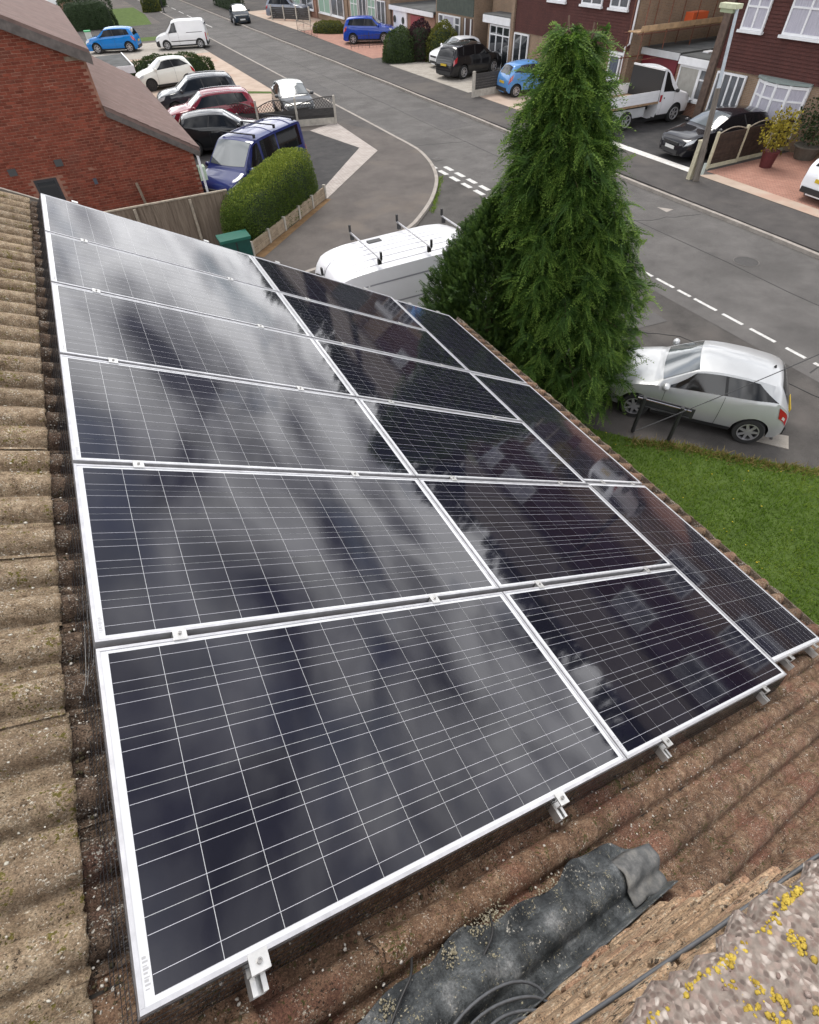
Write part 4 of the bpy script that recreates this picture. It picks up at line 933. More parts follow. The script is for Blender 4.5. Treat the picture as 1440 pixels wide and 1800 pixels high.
inhouse(hD, window, 44.9, 45.6, .9, 2.3, cols=1, trans=.3); inhouse(hD, window, 42.6, 43.3, .9, 2.3, cols=1, trans=.3); inhouse(hD, window, 43.35, 44.85, .9, 2.3, cols=1, trans=0, curt=m_curt)
MB().b2((-.05, 41.0 - hD.location.y, .1), (-.01, 42.2 - hD.location.y, 2.3)).build('brown_door', mat('brown door', (.07, .04, .03), .6), hD)
for y in (41.15, 41.9): MB().b2((-.09, y - hD.location.y, .1), (-.051, y + .1 - hD.location.y, 2.3)).build('door_frame', m_white, hD)
hE = house('garage_block', 'flat roofed garages with one white and one red door up the street', 46.6, 53.8, 0, 0, 0, 0)
wallblock(hE, 46.5, 53.8, FX + .1, 0, 2.15, m_brick_wall, depth=7); MB().b2((-.1, 46.4 - hE.location.y, 2.16), (7.3, 53.9 - hE.location.y, 2.3)).build('flat_roof', m_felt, hE); MB().b2((-.16, 46.4 - hE.location.y, 2.0), (-.101, 53.9 - hE.location.y, 2.26)).build('fascia', m_white, hE)
MB().b2((.0, 48.2 - hE.location.y, .1), (.09, 50.3 - hE.location.y, 1.9)).build('red_garage_door', mat('red door', (.22, .02, .025), .5), hE); MB().b2((.0, 51.0 - hE.location.y, .1), (.09, 53.4 - hE.location.y, 2.0)).build('white_garage_door', m_white, hE)
for y in (51.6, 53.1): MB().lathe([(0, -.04), (.22, -.03), (.22, 0), (0, .0)], 12, axis='x', c=(-.02, y - hE.location.y, 1.45)).build('hanging_basket', mat('basket', (.03, .035, .03), .8), hE)
ys = [(54.0, 63.0, 'brick house with white conservatory windows behind the bright blue car'), (63.3, 71.5, 'brick house with green curtained window beyond the flower bed'), (71.8, 81.0, 'brick house at the far end of the street')]
for k, (a, b, lb) in enumerate(ys):
    e = house('terraced_house', lb, a, b, 0, 0, 0, 0); wallblock(e, a, b, FX, 0, 4.9, m_ybrick if k != 2 else m_brick_wall); hang(e, a + .1, b - .1, FX - .01, 2.6, 4.85, m_tilehang); pitched(e, a - .1, b + .1, FX, 4.85, 8, 2.5, m_greyroof)
    n = 4 if k == 0 else 2
    for j in range(n):
        w0 = a + .6 + (b - a - 1.2) * j / n; inhouse(e, window, w0 + .15, w0 + (b - a - 1.2) / n - .15, .25 if k == 0 else .7, 2.4, cols=2, trans=.25 if j % 2 else 0, curt=[m_curtg, mat('green curtain', (.22, .34, .27), .7, var=.3, scale=8, stretch=(1, 12, .3))][j % 2])
        inhouse(e, window, w0 + .3, w0 + (b - a - 1.2) / n - .3, 3.3, 4.4, cols=2, trans=.3)

# the row goes on to the south, outside the picture but mirrored in the panels; tree belts are added to block low sky
for k, (a, b, lb) in enumerate([(-3.0, 11.2, 'brown tile hung house next along from the bow window house'), (-18.0, -3.3, 'brown tile hung house at the southern end of the row')]):
    e = house('terraced_house', lb, a, b, 0, 0, 0, 0); wallblock(e, a, b, FX, 0, 4.95, m_ybrick); hang(e, a + .1, b - .1, FX - .01, 2.24, 4.9, m_tilehang); pitched(e, a - .05, b + .1, FX, 4.9, 8, 2.6, m_greyroof)
    for j in range(3):
        w0 = a + 1 + (b - a - 2) * j / 3; inhouse(e, window, w0, w0 + 2.0, .7, 2.1, cols=2, trans=.3); inhouse(e, window, w0, w0 + 2.0, 3.5, 4.6, cols=2, trans=.3)
# ================================================================== VEHICLES
def paint(name, col, rough=.32, metal=.0, coat=1.0):
    return mat('paint ' + name, col, max(rough, .4), metal=metal, coat=coat, var=.03, scale=2, spec=.08 if metal < .1 else .5)
m_cglass = mat('car glass', (.008, .009, .010), .05, coat=.35, spec=.35)
m_screen = mat('windscreen glass', (.10, .115, .12), .06, coat=1.0, spec=.8)
m_tyre = mat('tyre', (.018, .018, .018), .8); m_trim = mat('black trim', (.02, .02, .021), .55)
m_rim = mat('alloy wheel', (.50, .50, .52), .3, metal=.7); m_rimd = mat('dark wheel', (.05, .05, .052), .4, metal=.5); m_hub = mat('silver hubcap', (.42, .42, .43), .4, metal=.3)
m_head = mat('headlamp', (.55, .58, .60), .1, coat=1.0); m_tail = mat('tail lamp', (.36, .012, .018), .15, coat=1.0); m_white_lens = mat('clear lens', (.6, .55, .53), .15, coat=1)
m_pw = mat('white plate', (.62, .62, .60), .5); m_py = mat('yellow plate', (.60, .42, .03), .5)
m_chrome = mat('chrome', (.7, .7, .7), .15, metal=1.0)
def ip(pts, x):
    X = [p[0] for p in pts]; Y = [p[1] for p in pts]; return float(np.interp(x, X, Y))
def sm(pts, x):                                              # smoothed interpolation
    return (ip(pts, x - .012) + 2 * ip(pts, x) + ip(pts, x + .012)) / 4 if .02 < x < .98 else ip(pts, x)
BT = {}
BT['hatch'] = dict(
 top=[(0,.31),(.008,.44),(.03,.51),(.08,.565),(.16,.62),(.255,.665),(.45,.965),(.50,.985),(.58,1.0),(.70,.995),(.82,.965),(.885,.93),(.915,.85),(.965,.64),(.985,.54),(.995,.44),(1,.30)],
 belt=[(0,.30),(.008,.42),(.03,.485),(.08,.535),(.16,.58),(.255,.635),(.5,.66),(.75,.695),(.9,.735),(.965,.62),(.985,.52),(.995,.42),(1,.29)],
 rail=[(0,.305),(.008,.43),(.03,.495),(.08,.55),(.16,.60),(.255,.64),(.45,.915),(.50,.94),(.58,.955),(.70,.95),(.82,.92),(.885,.885),(.915,.80),(.965,.63),(.985,.53),(.995,.43),(1,.295)],
 wb=[(0,.62),(.008,.74),(.03,.85),(.08,.93),(.16,.98),(.3,1),(.8,1),(.9,.965),(.965,.90),(.99,.82),(1,.74)],
 wr=[(0,.55),(.008,.62),(.03,.72),(.08,.80),(.16,.85),(.255,.87),(.45,.74),(.58,.71),(.82,.69),(.885,.67),(.915,.69),(.965,.80),(.99,.72),(1,.68)],
 ws=(.275,.455), rs=(.892,.962), win=[(.305,.63,.452,.60),(.645,.90,.615,.775)], belt_lift=.02)
BT['suv'] = dict(
 top=[(0,.33),(.008,.46),(.03,.545),(.08,.60),(.16,.64),(.26,.675),(.42,.965),(.50,.99),(.6,1.0),(.75,.995),(.88,.965),(.92,.93),(.945,.82),(.972,.64),(.988,.56),(.996,.44),(1,.31)],
 belt=[(0,.32),(.008,.44),(.03,.52),(.08,.57),(.16,.60),(.26,.63),(.5,.645),(.75,.665),(.92,.70),(.972,.62),(.988,.54),(.996,.43),(1,.30)],
 rail=[(0,.325),(.008,.45),(.03,.53),(.08,.585),(.16,.62),(.26,.65),(.42,.91),(.50,.94),(.6,.95),(.75,.945),(.88,.915),(.92,.88),(.945,.79),(.972,.63),(.988,.55),(.996,.435),(1,.305)],
 wb=[(0,.66),(.008,.78),(.03,.88),(.08,.95),(.16,.985),(.3,1),(.85,1),(.93,.97),(.972,.93),(.99,.86),(1,.78)],
 wr=[(0,.58),(.008,.66),(.03,.76),(.08,.83),(.16,.87),(.26,.88),(.42,.76),(.6,.74),(.88,.72),(.92,.72),(.945,.76),(.972,.86),(.99,.78),(1,.72)],
 ws=(.28,.43), rs=(.924,.972), win=[(.30,.58,.425,.56),(.595,.80,.575,.77),(.81,.90,.79,.86)], belt_lift=.02)
BT['van'] = dict(
 top=[(0,.24),(.006,.36),(.02,.44),(.07,.505),(.13,.54),(.185,.57),(.335,.935),(.37,.965),(.45,.99),(.6,1),(.9,1),(.965,.99),(.982,.95),(.99,.80),(.996,.5),(1,.24)],
 belt=[(0,.23),(.006,.35),(.02,.42),(.07,.47),(.13,.505),(.185,.535),(.5,.555),(.9,.56),(.982,.56),(.99,.55),(.996,.4),(1,.23)],
 rail=[(0,.235),(.006,.355),(.02,.43),(.07,.49),(.13,.52),(.185,.555),(.335,.885),(.37,.925),(.45,.945),(.6,.955),(.9,.955),(.965,.945),(.982,.90),(.99,.78),(.996,.45),(1,.235)],
 wb=[(0,.64),(.006,.76),(.02,.86),(.07,.94),(.13,.975),(.25,1),(.9,1),(.965,.985),(.982,.96),(.99,.93),(1,.90)],
 wr=[(0,.56),(.006,.64),(.02,.74),(.07,.82),(.13,.86),(.185,.88),(.335,.80),(.45,.82),(.9,.82),(.965,.80),(.982,.78),(.99,.80),(1,.80)],
 ws=(.195,.345), rs=(.986,.993), win=[(.22,.41,.345,.40)], belt_lift=.02)
BT['smallvan'] = dict(
 top=[(0,.27),(.008,.39),(.03,.46),(.09,.515),(.17,.555),(.22,.58),(.37,.95),(.42,.985),(.52,1),(.9,1),(.96,.985),(.978,.94),(.99,.75),(.996,.5),(1,.26)],
 belt=[(0,.26),(.008,.375),(.03,.44),(.09,.49),(.17,.525),(.22,.55),(.5,.565),(.9,.57),(.978,.57),(.99,.54),(.996,.4),(1,.25)],
 rail=[(0,.265),(.008,.385),(.03,.45),(.09,.505),(.17,.54),(.22,.565),(.37,.90),(.42,.94),(.52,.955),(.9,.955),(.96,.94),(.978,.89),(.99,.73),(.996,.45),(1,.255)],
 wb=[(0,.64),(.008,.76),(.03,.86),(.09,.94),(.17,.98),(.3,1),(.9,1),(.96,.98),(.978,.95),(.99,.92),(1,.88)],
 wr=[(0,.56),(.008,.64),(.03,.74),(.09,.82),(.17,.86),(.22,.87),(.37,.80),(.52,.81),(.9,.81),(.96,.79),(.978,.77),(.99,.8),(1,.8)],
 ws=(.23,.375), rs=(.982,.992), win=[(.26,.45,.375,.44)], belt_lift=.02)
BT['roundvan'] = dict(BT['van'], top=BT['van']['top'][:9] + [(.6, 1), (.84, .995), (.91, .98), (.95, .955), (.975, .90), (.988, .80), (.996, .55), (1, .26)], rail=BT['van']['rail'][:9] + [(.6, .945), (.84, .935), (.91, .915), (.95, .885), (.975, .82), (.988, .72), (.996, .48), (1, .25)], wb=BT['van']['wb'][:6] + [(.84, 1), (.93, .98), (.965, .955), (.985, .91), (1, .84)], wr=BT['van']['wr'][:8] + [(.84, .82), (.91, .79), (.95, .75), (.975, .70), (1, .68)])
def vehicle(name, label, body, L, W, Hh, wb, fo, wr_, pm, loc, head, rim=m_rim, spokes=7, roofbars=0, glass=m_cglass, screen=m_screen, tailz=(.52, .66), extra=None, winmat=None, roofmat=None, two_tone=None, sills=m_trim, lower=None, plates=True, group='parked vehicles', cat='car', zb=.2, bumper=None, grille=True, rails=False):
    B = BT[body]; e = empty(name, (loc[0], loc[1], loc[2] if len(loc) > 2 else 0.0), (0, 0, head)); tag(e, label, cat, group)
    hw = W / 2; X0 = L / 2                                   # local: front at +x
    X = lambda u: X0 - u * L
    zf = lambda k, u: sm(B[k], u) * Hh
    wf = lambda k, u: sm(B[k], u) * hw
    axf, axr = fo / L, (fo + wb) / L; ra = wr_ * 1.17
    us = sorted(set([round(u, 4) for u in list(np.linspace(0, 1, 41)) + [.004, .008, .016, .03, .045, .97, .985, .992, .996] + [a + (ra / L) * math.cos(t) for a in (axf, axr) for t in np.linspace(0, math.pi, 11)] + [axf - ra / L * 1.001, axf + ra / L * 1.001, axr - ra / L * 1.001, axr + ra / L * 1.001] + [B['ws'][0], B['ws'][1], B['rs'][0], B['rs'][1]]]))
    us = [u for u in us if 0 <= u <= 1]
    def zarch(u):
        z = zb + (.10 * max(0, 1 - u / .03) if u < .03 else 0) + (.12 * max(0, 1 - (1 - u) / .03) if u > .97 else 0)
        for a in (axf, axr):
            d = (u - a) * L
            if abs(d) < ra: z = max(z, wr_ + math.sqrt(ra * ra - d * d))
        return z
    def side_y(u, z):                                        # half width of the flank at height z
        zl, zbt = zarch(u), zf('belt', u); z0 = zb
        t = max(0, min(1, (z - z0) / max(.05, zbt - z0))); w_ = wf('wb', u)
        return w_ * (.90 + .10 * math.sin(min(1, t * 1.9) * math.pi / 2) - .055 * max(0, (t - .55) / .45) ** 1.6)
    def sect(u):
        zl = min(zarch(u), zf('belt', u) - .04); zbt = zf('belt', u); zr = max(zf('rail', u), zbt + .003); zt = max(zf('top', u), zr + .002)
        wi = max(.1, wf('wb', u) - .27); wr2 = min(wf('wr', u), side_y(u, zbt) - .004)
        P = [(0, zb), (wi, zb), (wi, max(zb, zl))]
        for t in (0, .2, .42, .62, .82, 1.0):
            z = zl + (zbt - zl) * t; P.append((side_y(u, z), z))
        P.append((wr2, zr))
        for t in (.82, .55, .28, 0): P.append((wr2 * t, zr + (zt - zr) * (1 - t * t)))
        return P
    S = [sect(u) for u in us]; n = len(S[0]); V, F, MI = [], [], []
    for sgn in (1, -1):
        o = len(V)
        for u, s in zip(us, S): V += [(X(u), sgn * y, z) for y, z in s]
        for i in range(len(us) - 1):
            um = (us[i] + us[i + 1]) / 2
            for k in range(n - 1):
                f = (o+i*n+k, o+i*n+k+1, o+(i+1)*n+k+1, o+(i+1)*n+k); F.append(f if sgn > 0 else f[::-1])
                mi = 1 if k < 3 else 0
                if lower and 3 <= k and (S[i][k + 1][1] < lower): mi = 1
                if bumper and (um < bumper[0] or um > bumper[1]) and S[i][min(k + 1, n - 1)][1] < bumper[2] : mi = 1
                if roofmat and k >= 9 and B['ws'][1] < um < B['rs'][0]: mi = 2
                MI.append(mi)
        for i, rev in ((0, sgn > 0), (len(us) - 1, sgn < 0)):
            F.append(tuple(o + i * n + k for k in range(n))[::-1 if not rev else 1]); MI.append(0)
    body_o = fast('body', V, F, [pm, m_trim, roofmat or pm], e, smooth=True, mi=MI)
    body_o.modifiers.new('w', 'WELD').merge_threshold = .0006
    try:
        md = body_o.modifiers.new('edge', 'EDGE_SPLIT'); md.split_angle = R(38)
    except Exception: pass
    def patch(nm, u0, u1, v0, v1, mt, off=.006, par=None, nu=8, nv=3, sides=(1, -1), skew=None):
        """flank patch; v in 0..1 lower edge..belt, 1..2 belt..rail"""
        for sg in sides:
            Vp, Fp = [], []
            for i in range(nu + 1):
                for j in range(nv + 1):
                    v = v0 + (v1 - v0) * j / nv; f = j / nv
                    ua, ub = (u0, u1) if skew is None else (u0 + (skew[0] - u0) * f, u1 + (skew[1] - u1) * f)
                    u = ua + (ub - ua) * i / nu
                    zbt, zr = zf('belt', u), zf('rail', u)
                    if v <= 1: z = zb + (zbt - zb) * v; y = side_y(u, z)
                    else: z = zbt + (zr - zbt) * (v - 1); y = side_y(u, zbt) + (min(wf('wr', u), side_y(u, zbt) - .004) - side_y(u, zbt)) * (v - 1)
                    Vp.append((X(u), sg * (y + off), z + off * .3 * (v > 1)))
            Fp = [(i*(nv+1)+j, (i+1)*(nv+1)+j, (i+1)*(nv+1)+j+1, i*(nv+1)+j+1) for i in range(nu) for j in range(nv)]
            if sg > 0: Fp = [f[::-1] for f in Fp]
            fast(nm, Vp, Fp, mt, par or e, smooth=True)
    def toppatch(nm, u0, u1, yw, mt, off=.008, par=None, nu=6, nv=8, bow=0.0, y0=None):
        Vp = []
        for i in range(nu + 1):
            for j in range(nv + 1):
                t = -1 + 2 * j / nv if y0 is None else y0 + (yw - y0) * j / nv
                u = u0 + (u1 - u0) * i / nu + bow * (t * t) * (1 if u0 < .5 else -1)
                wr2 = min(wf('wr', u), side_y(u, zf('belt', u)) - .004); tt = t * yw if y0 is None else t
                zr, zt = max(zf('rail', u), zf('belt', u) + .003), zf('top', u); z = zr + (max(zt, zr) - zr) * (1 - tt * tt)
                d = (zf('top', min(1, u + .01)) - zf('top', max(0, u - .01))) / (.02 * L); nrm = np.array([d, 0, 1.0]); nrm /= np.linalg.norm(nrm)
                Vp.append(np.array((X(u), tt * wr2, z)) + nrm * off)
        Fp = [(i*(nv+1)+j, (i+1)*(nv+1)+j, (i+1)*(nv+1)+j+1, i*(nv+1)+j+1) for i in range(nu) for j in range(nv)]
        return fast(nm, Vp, [f[::-1] for f in Fp], mt, par or e, smooth=True)
    toppatch('windscreen', B['ws'][0] + .008, B['ws'][1] - .006, .93, screen, bow=.012)
    toppatch('rear_window', B['rs'][0] + .002, B['rs'][1] - .004, .86, glass, off=.012)
    for (a, b, c, d) in B['win']: patch('side_window', a, b, 1.06, 1.90, winmat or glass, skew=(c, d), nu=10, nv=4, off=.007)
    if len(B['win']) > 1:
        for (a, b, c, d), (a2, b2, c2, d2) in zip(B['win'][:-1], B['win'][1:]): patch('pillar_trim', b - .001, a2 + .001, 1.06, 1.9, m_trim, skew=(d, c2), off=.0045, nu=2)
    # door shut lines, handle, sills
    for u in ([B['win'][0][0] + .02, B['win'][0][1] + .008] + ([B['win'][1][1] - .02] if len(B['win']) > 2 else [])): patch('door_gap', u - .0012, u + .0012, .12, 1.0, m_trim, off=.003, nu=1, nv=8)
    u = B['win'][0][1] - .02; patch('door_handle', u - .035, u, .80, .85, m_trim if lower else pm, off=.022, nu=2, nv=1)
    if sills: patch('sill', axf + ra / L, axr - ra / L, .0, .13, sills, off=.006, nu=8, nv=2)
    # lamps
    patch('headlamp', .012, .085, .80, .985, m_head, off=.010, nu=6, nv=3, skew=(.03, .115))
    if body in ('van', 'smallvan', 'roundvan'): patch('tail_lamp', .972, .990, .45, .98, m_tail, off=.010, nu=3, nv=5)
    else:
        patch('tail_lamp', .935, .988, .70, .95, m_tail, off=.012, nu=6, nv=3, skew=(.915, .978))
    # front: grille, bumper intake, plates
    zt0 = zf('top', .008)
    if grille:
        MB().b2((X(.004) - .02, -hw * .45, zt0 - .10), (X(0) + .016, hw * .45, zt0 - .01)).build('grille', m_trim, e)
        MB().b2((X(0) - .05, -hw * .52, zb + .06), (X(0) + .012, hw * .52, zb + .19)).build('intake', m_trim, e)
    if plates:
        MB().b2((X(0) + .012, -.26, zb + .20), (X(0) + .022, .26, zb + .31)).build('number_plate', m_pw, e)
        MB().b2((X(1) - .022, -.26, Hh * .40), (X(1) - .012 - .004, .26, Hh * .40 + .11)).build('number_plate', m_py, e)
        MB().b2((X(1) - .03, -hw * .7, zb + .05), (X(1) - .008, hw * .7, zb + .22)).build('rear_valance', m_trim, e)
    # mirrors
    um = B['win'][0][0] + .015
    for sg in (1, -1):
        y = side_y(um, zf('belt', um)); mb = MB(); mb.lathe([(0, -.10), (.05, -.085), (.075, -.03), (.075, .03), (.045, .085), (0, .09)], 10, axis='y', c=(X(um), sg * (y + .12), zf('belt', um) + .07))
        mb.build('mirror', m_trim if lower else pm, e, smooth=True)
        MB().b2((X(um) - .02, sg * (y - .02), zf('belt', um) + .02), (X(um) + .02, sg * (y + .1), zf('belt', um) + .055)).build('mirror_arm', m_trim, e)
    # wheels
    for ax in (axf, axr):
        for sg in (1, -1):
            c = (X(ax), sg * (side_y(ax, wr_ * 2) - .115), wr_); wdt = .10
            t = MB(); r = wr_; t.lathe([(r * .66, -wdt), (r * .93, -wdt), (r, -wdt * .7), (r, wdt * .7), (r * .93, wdt), (r * .66, wdt), (r * .66, -wdt)], 28, axis='y', c=c, cap=False); wo_ = t.build('wheel', m_tyre, e, smooth=False)
            rm = MB(); y1 = c[1] + sg * wdt * .9
            rm.lathe([(r * .60, -.05), (r * .67, -.05), (r * .67, .012), (r * .60, .012), (r * .60, -.05)], 28, axis='y', c=(c[0], y1, c[2]), cap=False)
            for k in range(spokes):
                a = 2 * math.pi * k / spokes + .3; ca, sa = math.cos(a), math.sin(a)
                P = []
                for rr, hwid in ((r * .08, .030), (r * .63, .021)):
                    for q in (-1, 1):
                        for yy in (-.012, .006): P.append((c[0] + rr * ca - q * hwid * sa, y1 + sg * yy, c[2] + rr * sa + q * hwid * ca))
                rm.add(P, [(0, 1, 3, 2), (4, 6, 7, 5), (0, 4, 5, 1), (2, 3, 7, 6), (0, 2, 6, 4), (1, 5, 7, 3)])
            rm.lathe([(0, .012), (r * .17, .010), (r * .17, -.02)], 12, axis='y', c=(c[0], y1, c[2]))
            rm.build('rim', rim, wo_)
            MB().lathe([(0, 0), (r * .66, 0)], 20, axis='y', c=(c[0], y1 - sg * .045, c[2])).build('brake_disc', mat('brake shade', (.05, .05, .05), .6, metal=.4), wo_)
    if rails:
        for sg in (1, -1):
            pl = [(X(u), sg * wf('wr', u) * .93, zf('rail', u) + .05) for u in np.linspace(B['ws'][1] + .02, B['rs'][0] - .03, 8)]
            MB().tube(pl, .016, 6).build('roof_rail', m_chrome, e)
    if roofbars:
        for k in range(roofbars):
            u = .40 + .50 * k / max(1, roofbars - 1) if body == 'van' else .5
            z = zf('top', u) + .07; w2 = wf('wr', u)
            bb = MB().tube([(X(u), -w2, z), (X(u), w2, z)], .022, 6).build('roof_bar', m_trim, e)
            for sg in (1, -1): MB().b2((X(u) - .04, sg * w2 * .93 - .03, z - .10), (X(u) + .04, sg * w2 * .93 + .03, z - .01)).build('bar_foot', m_trim, bb)
    if extra: extra(e, X, zf, wf, side_y, patch, toppatch)
    return e
def hd(x, y): return math.atan2(y, x)
# near silver hatchback
fw = np.array([-.62, .785]); fw /= np.linalg.norm(fw); rgt = np.array([fw[1], -fw[0]]); rwc = G(1298, 768)[:2]
cen = rwc + rgt * .58 + fw * (2.12 / 2 - .03)
def silver_x(e, X, zf, wf, side_y, patch, toppatch):
    MB().lathe([(0, .05), (.012, .04), (.03, 0)], 8, c=(X(.84), 0, zf('top', .84))).build('aerial', m_trim, e)
    patch('reversing_lamp', .950, .968, .74, .82, m_white_lens, off=.016, nu=3, nv=2)
vehicle('silver_hatchback', 'silver three door hatchback parked by the lawn behind the conifer', 'hatch', 3.30, 1.58, 1.33, 2.12, .62, .28, paint('silver', (.48, .49, .495), .36, .45), cen, hd(*fw), spokes=7, extra=silver_x)
# white panel van with roof bars
def van_x(e, X, zf, wf, side_y, patch, toppatch):
    for u in (.80, .58, .36):
        z = zf('top', u) + .10; w2 = wf('wr', u) * 1.06
        bb = MB().tube([(X(u), -w2, z), (X(u), w2, z)], .02, 8).build('roof_bar', m_alu, e)
        for sg in (1, -1):
            MB().b2((X(u) - .022, sg * (w2 - .02) - .022, z + .01), (X(u) + .022, sg * (w2 - .02) + .022, z + .16)).build('load_stop', m_trim, bb)
            MB().b2((X(u) - .04, sg * w2 * .86 - .03, z - .13), (X(u) + .04, sg * w2 * .86 + .03, z - .012)).build('bar_foot', m_trim, bb)
    for k in range(-3, 4): toppatch('roof_rib', .42, .955, .0, m_wvan, off=.012) if False else None
    for k in range(-3, 4):
        pl = [(X(u), k * .22, zf('rail', u) + (zf('top', u) - zf('rail', u)) * (1 - (k * .22 / wf('wr', u)) ** 2) + .004) for u in np.linspace(.40, .90, 8)]
        MB().tube(pl, .012, 5).build('roof_rib', m_wvan, e)
    patch('side_crease', .40, .97, 1.02, 1.06, m_trim2, off=.004, nu=8, nv=1); patch('side_crease', .40, .97, 1.62, 1.66, m_trim2, off=.004, nu=8, nv=1); patch('door_gap', .952, .956, .2, 1.85, m_trim2, off=.004, nu=1, nv=6)
    MB().tube([(X(u) - .006, .02, zf('top', u)) for u in (.93, .955, .972, .984, .991, .996, 1)], .006, 4).build('door_seam', m_trim2, e)
    MB().b2((X(.76), .3, zf('top', .75) - .03), (X(.70), .46, zf('top', .73) + .0)).build('roof_vent', m_trim, e)
    MB().b2((X(.985) - .05, .05, Hh_v * .82), (X(.985) - .01, .12, Hh_v * .90)).build('door_hinge', m_trim, e)
Hh_v = 2.02; m_wvan = paint('white van', (.74, .74, .76), .35, 0.0, .6); m_trim2 = mat('panel crease', (.30, .30, .33), .5)
vehicle('white_van', 'white panel van with three roof bars parked on the side road', 'roundvan', 5.6, 2.04, Hh_v, 3.3, 1.05, .34, m_wvan, (6.3, 11.5), 0.0, rim=m_hub, spokes=6, extra=van_x, cat='van', lower=.42, sills=None)
# purple blue van
def trafic_x(e, X, zf, wf, side_y, patch, toppatch):
    patch('side_window', .43, .62, 1.06, 1.9, m_cglass, nu=8, nv=4, off=.007); patch('side_window', .64, .93, 1.06, 1.9, m_cglass, nu=8, nv=4, off=.007)
vehicle('purple_van', 'purple blue van with black roof bars parked behind the clipped hedge', 'van', 4.78, 1.9, 1.93, 3.1, .83, .33, paint('purple blue', (.018, .026, .12), .3), (5.05, 23.15, .1), hd(-.80, -.60), rim=m_hub, spokes=6, roofbars=3, extra=trafic_x, cat='van')
A_ = math.pi
P_ = [
 ('black_hatchback', 'black hatchback parked beside the purple van', 'hatch', 4.1, 1.78, 1.5, 2.55, .83, .31, (.012, .013, .015), (5.4, 29.4), hd(.97, -.22), {}),
 ('red_estate', 'dark red estate car parked between the black and the grey cars', 'suv', 4.45, 1.82, 1.6, 2.63, .9, .33, (.21, .012, .028), (5.75, 33.2), hd(-.97, .1), dict(rails=True)),
 ('grey_suv', 'dark grey sport utility car parked nearest the white small car', 'suv', 4.4, 1.85, 1.64, 2.64, .9, .34, (.03, .035, .045), (6.0, 37.4), hd(-.97, .12), dict(rails=True)),
 ('small_white_car', 'rounded small white car with black wheels on the pink drive', 'hatch', 3.6, 1.64, 1.5, 2.3, .7, .31, (.72, .73, .68), (5.6, 45.4), hd(-.97, -.05), dict(rim=m_rimd)),
 ('pale_hatchback', 'small pale silver hatchback facing the trellis topped fence', 'hatch', 3.72, 1.70, 1.42, 2.47, .7, .31, (.05, .055, .06), (10.15, 33.7), hd(-.1, -1), dict(roofmat=paint('pale roof', (.62, .64, .62), .3, .1), hood=(.6, .62, .6))),
 ('bright_blue_crossover', 'bright blue crossover parked nose to the hedge behind the white small van', 'suv', 4.12, 1.78, 1.57, 2.6, .85, .34, (.004, .17, .50), (4.45, 63.0), hd(-.93, .35), {}),
 ('black_road_car', 'black hatchback standing at the kerb up the street', 'hatch', 3.97, 1.74, 1.48, 2.54, .8, .31, (.012, .02, .03), (18.3, 75.0), hd(-.12, -1), dict(coat=.2)),
 ('silver_suv', 'silver grey car parked behind the low fence far up the street', 'suv', 4.3, 1.8, 1.6, 2.6, .85, .33, (.25, .27, .32), (23.6, 75.3), hd(.8, -.6), {}),
 ('royal_blue_suv', 'royal blue compact sport utility car on the red paved drive', 'suv', 4.28, 1.80, 1.66, 2.56, .9, .34, (.006, .05, .35), (23.6, 53.6), hd(.86, -.50), dict(rails=False)),
 ('black_suv', 'black sport utility car parked with its tail towards the street', 'suv', 4.44, 1.86, 1.66, 2.64, .9, .35, (.010, .010, .012), (23.3, 37.4), hd(.93, .20), dict(rails=True)),
 ('white_city_car', 'white city car half hidden behind the black sport utility car', 'hatch', 3.6, 1.65, 1.5, 2.4, .7, .3, (.74, .74, .76), (24.2, 40.6), hd(-1, .0), {}),
 ('light_blue_hatchback', 'light blue small hatchback with its tail towards the street', 'hatch', 3.6, 1.6, 1.48, 2.38, .7, .29, (.10, .26, .55), (23.35, 30.9), hd(.99, -.1), {}),
 ('black_glossy_hatchback', 'glossy black hatchback parked against the dark slatted fence', 'hatch', 4.37, 1.81, 1.48, 2.66, .9, .32, (.008, .008, .011), (22.95, 17.45), hd(-.985, .12), {}),
 ('white_family_car', 'white hatchback parked on the red paved drive', 'hatch', 4.3, 1.8, 1.5, 2.6, .9, .32, (.76, .77, .80), (23.3, 11.3), hd(1, -.05), {}),
 ('hedge_car', 'silver roofed car standing behind the tall dark hedge', 'suv', 4.4, 1.8, 1.6, 2.6, .85, .33, (.05, .055, .06), (4.2, 86.0), hd(-1, .1), dict(rails=True)),
]
for nm, lb, bd, L, W, Hc, wbs, fo_, wr_, c_, lc, h_, kw in P_:
    hood = kw.pop('hood', None); pmx = paint(nm, c_, .35, .0, kw.pop('coat', 1.0))
    o = vehicle(nm, lb, bd, L, W, Hc, wbs, fo_, wr_, pmx, (lc[0], lc[1], 0.0 if nm == 'black_road_car' else .108), h_, **kw)
# small white van
def kangoo_x(e, X, zf, wf, side_y, patch, toppatch): patch('rub_strip', .30, .80, .38, .44, m_trim, off=.012, nu=8, nv=1); patch('rail_slot', .62, .93, .98, 1.02, m_trim, off=.008, nu=6, nv=1)
vehicle('small_white_van', 'small white van with black bumpers parked across the drive by the footway', 'smallvan', 4.2, 1.83, 1.82, 2.7, .85, .31, paint('small van white', (.74, .75, .76), .35, 0, .6), (9.75, 61.2, .108), hd(-.95, .28), rim=m_hub, spokes=6, extra=kangoo_x, cat='van', bumper=(.07, .97, .62))
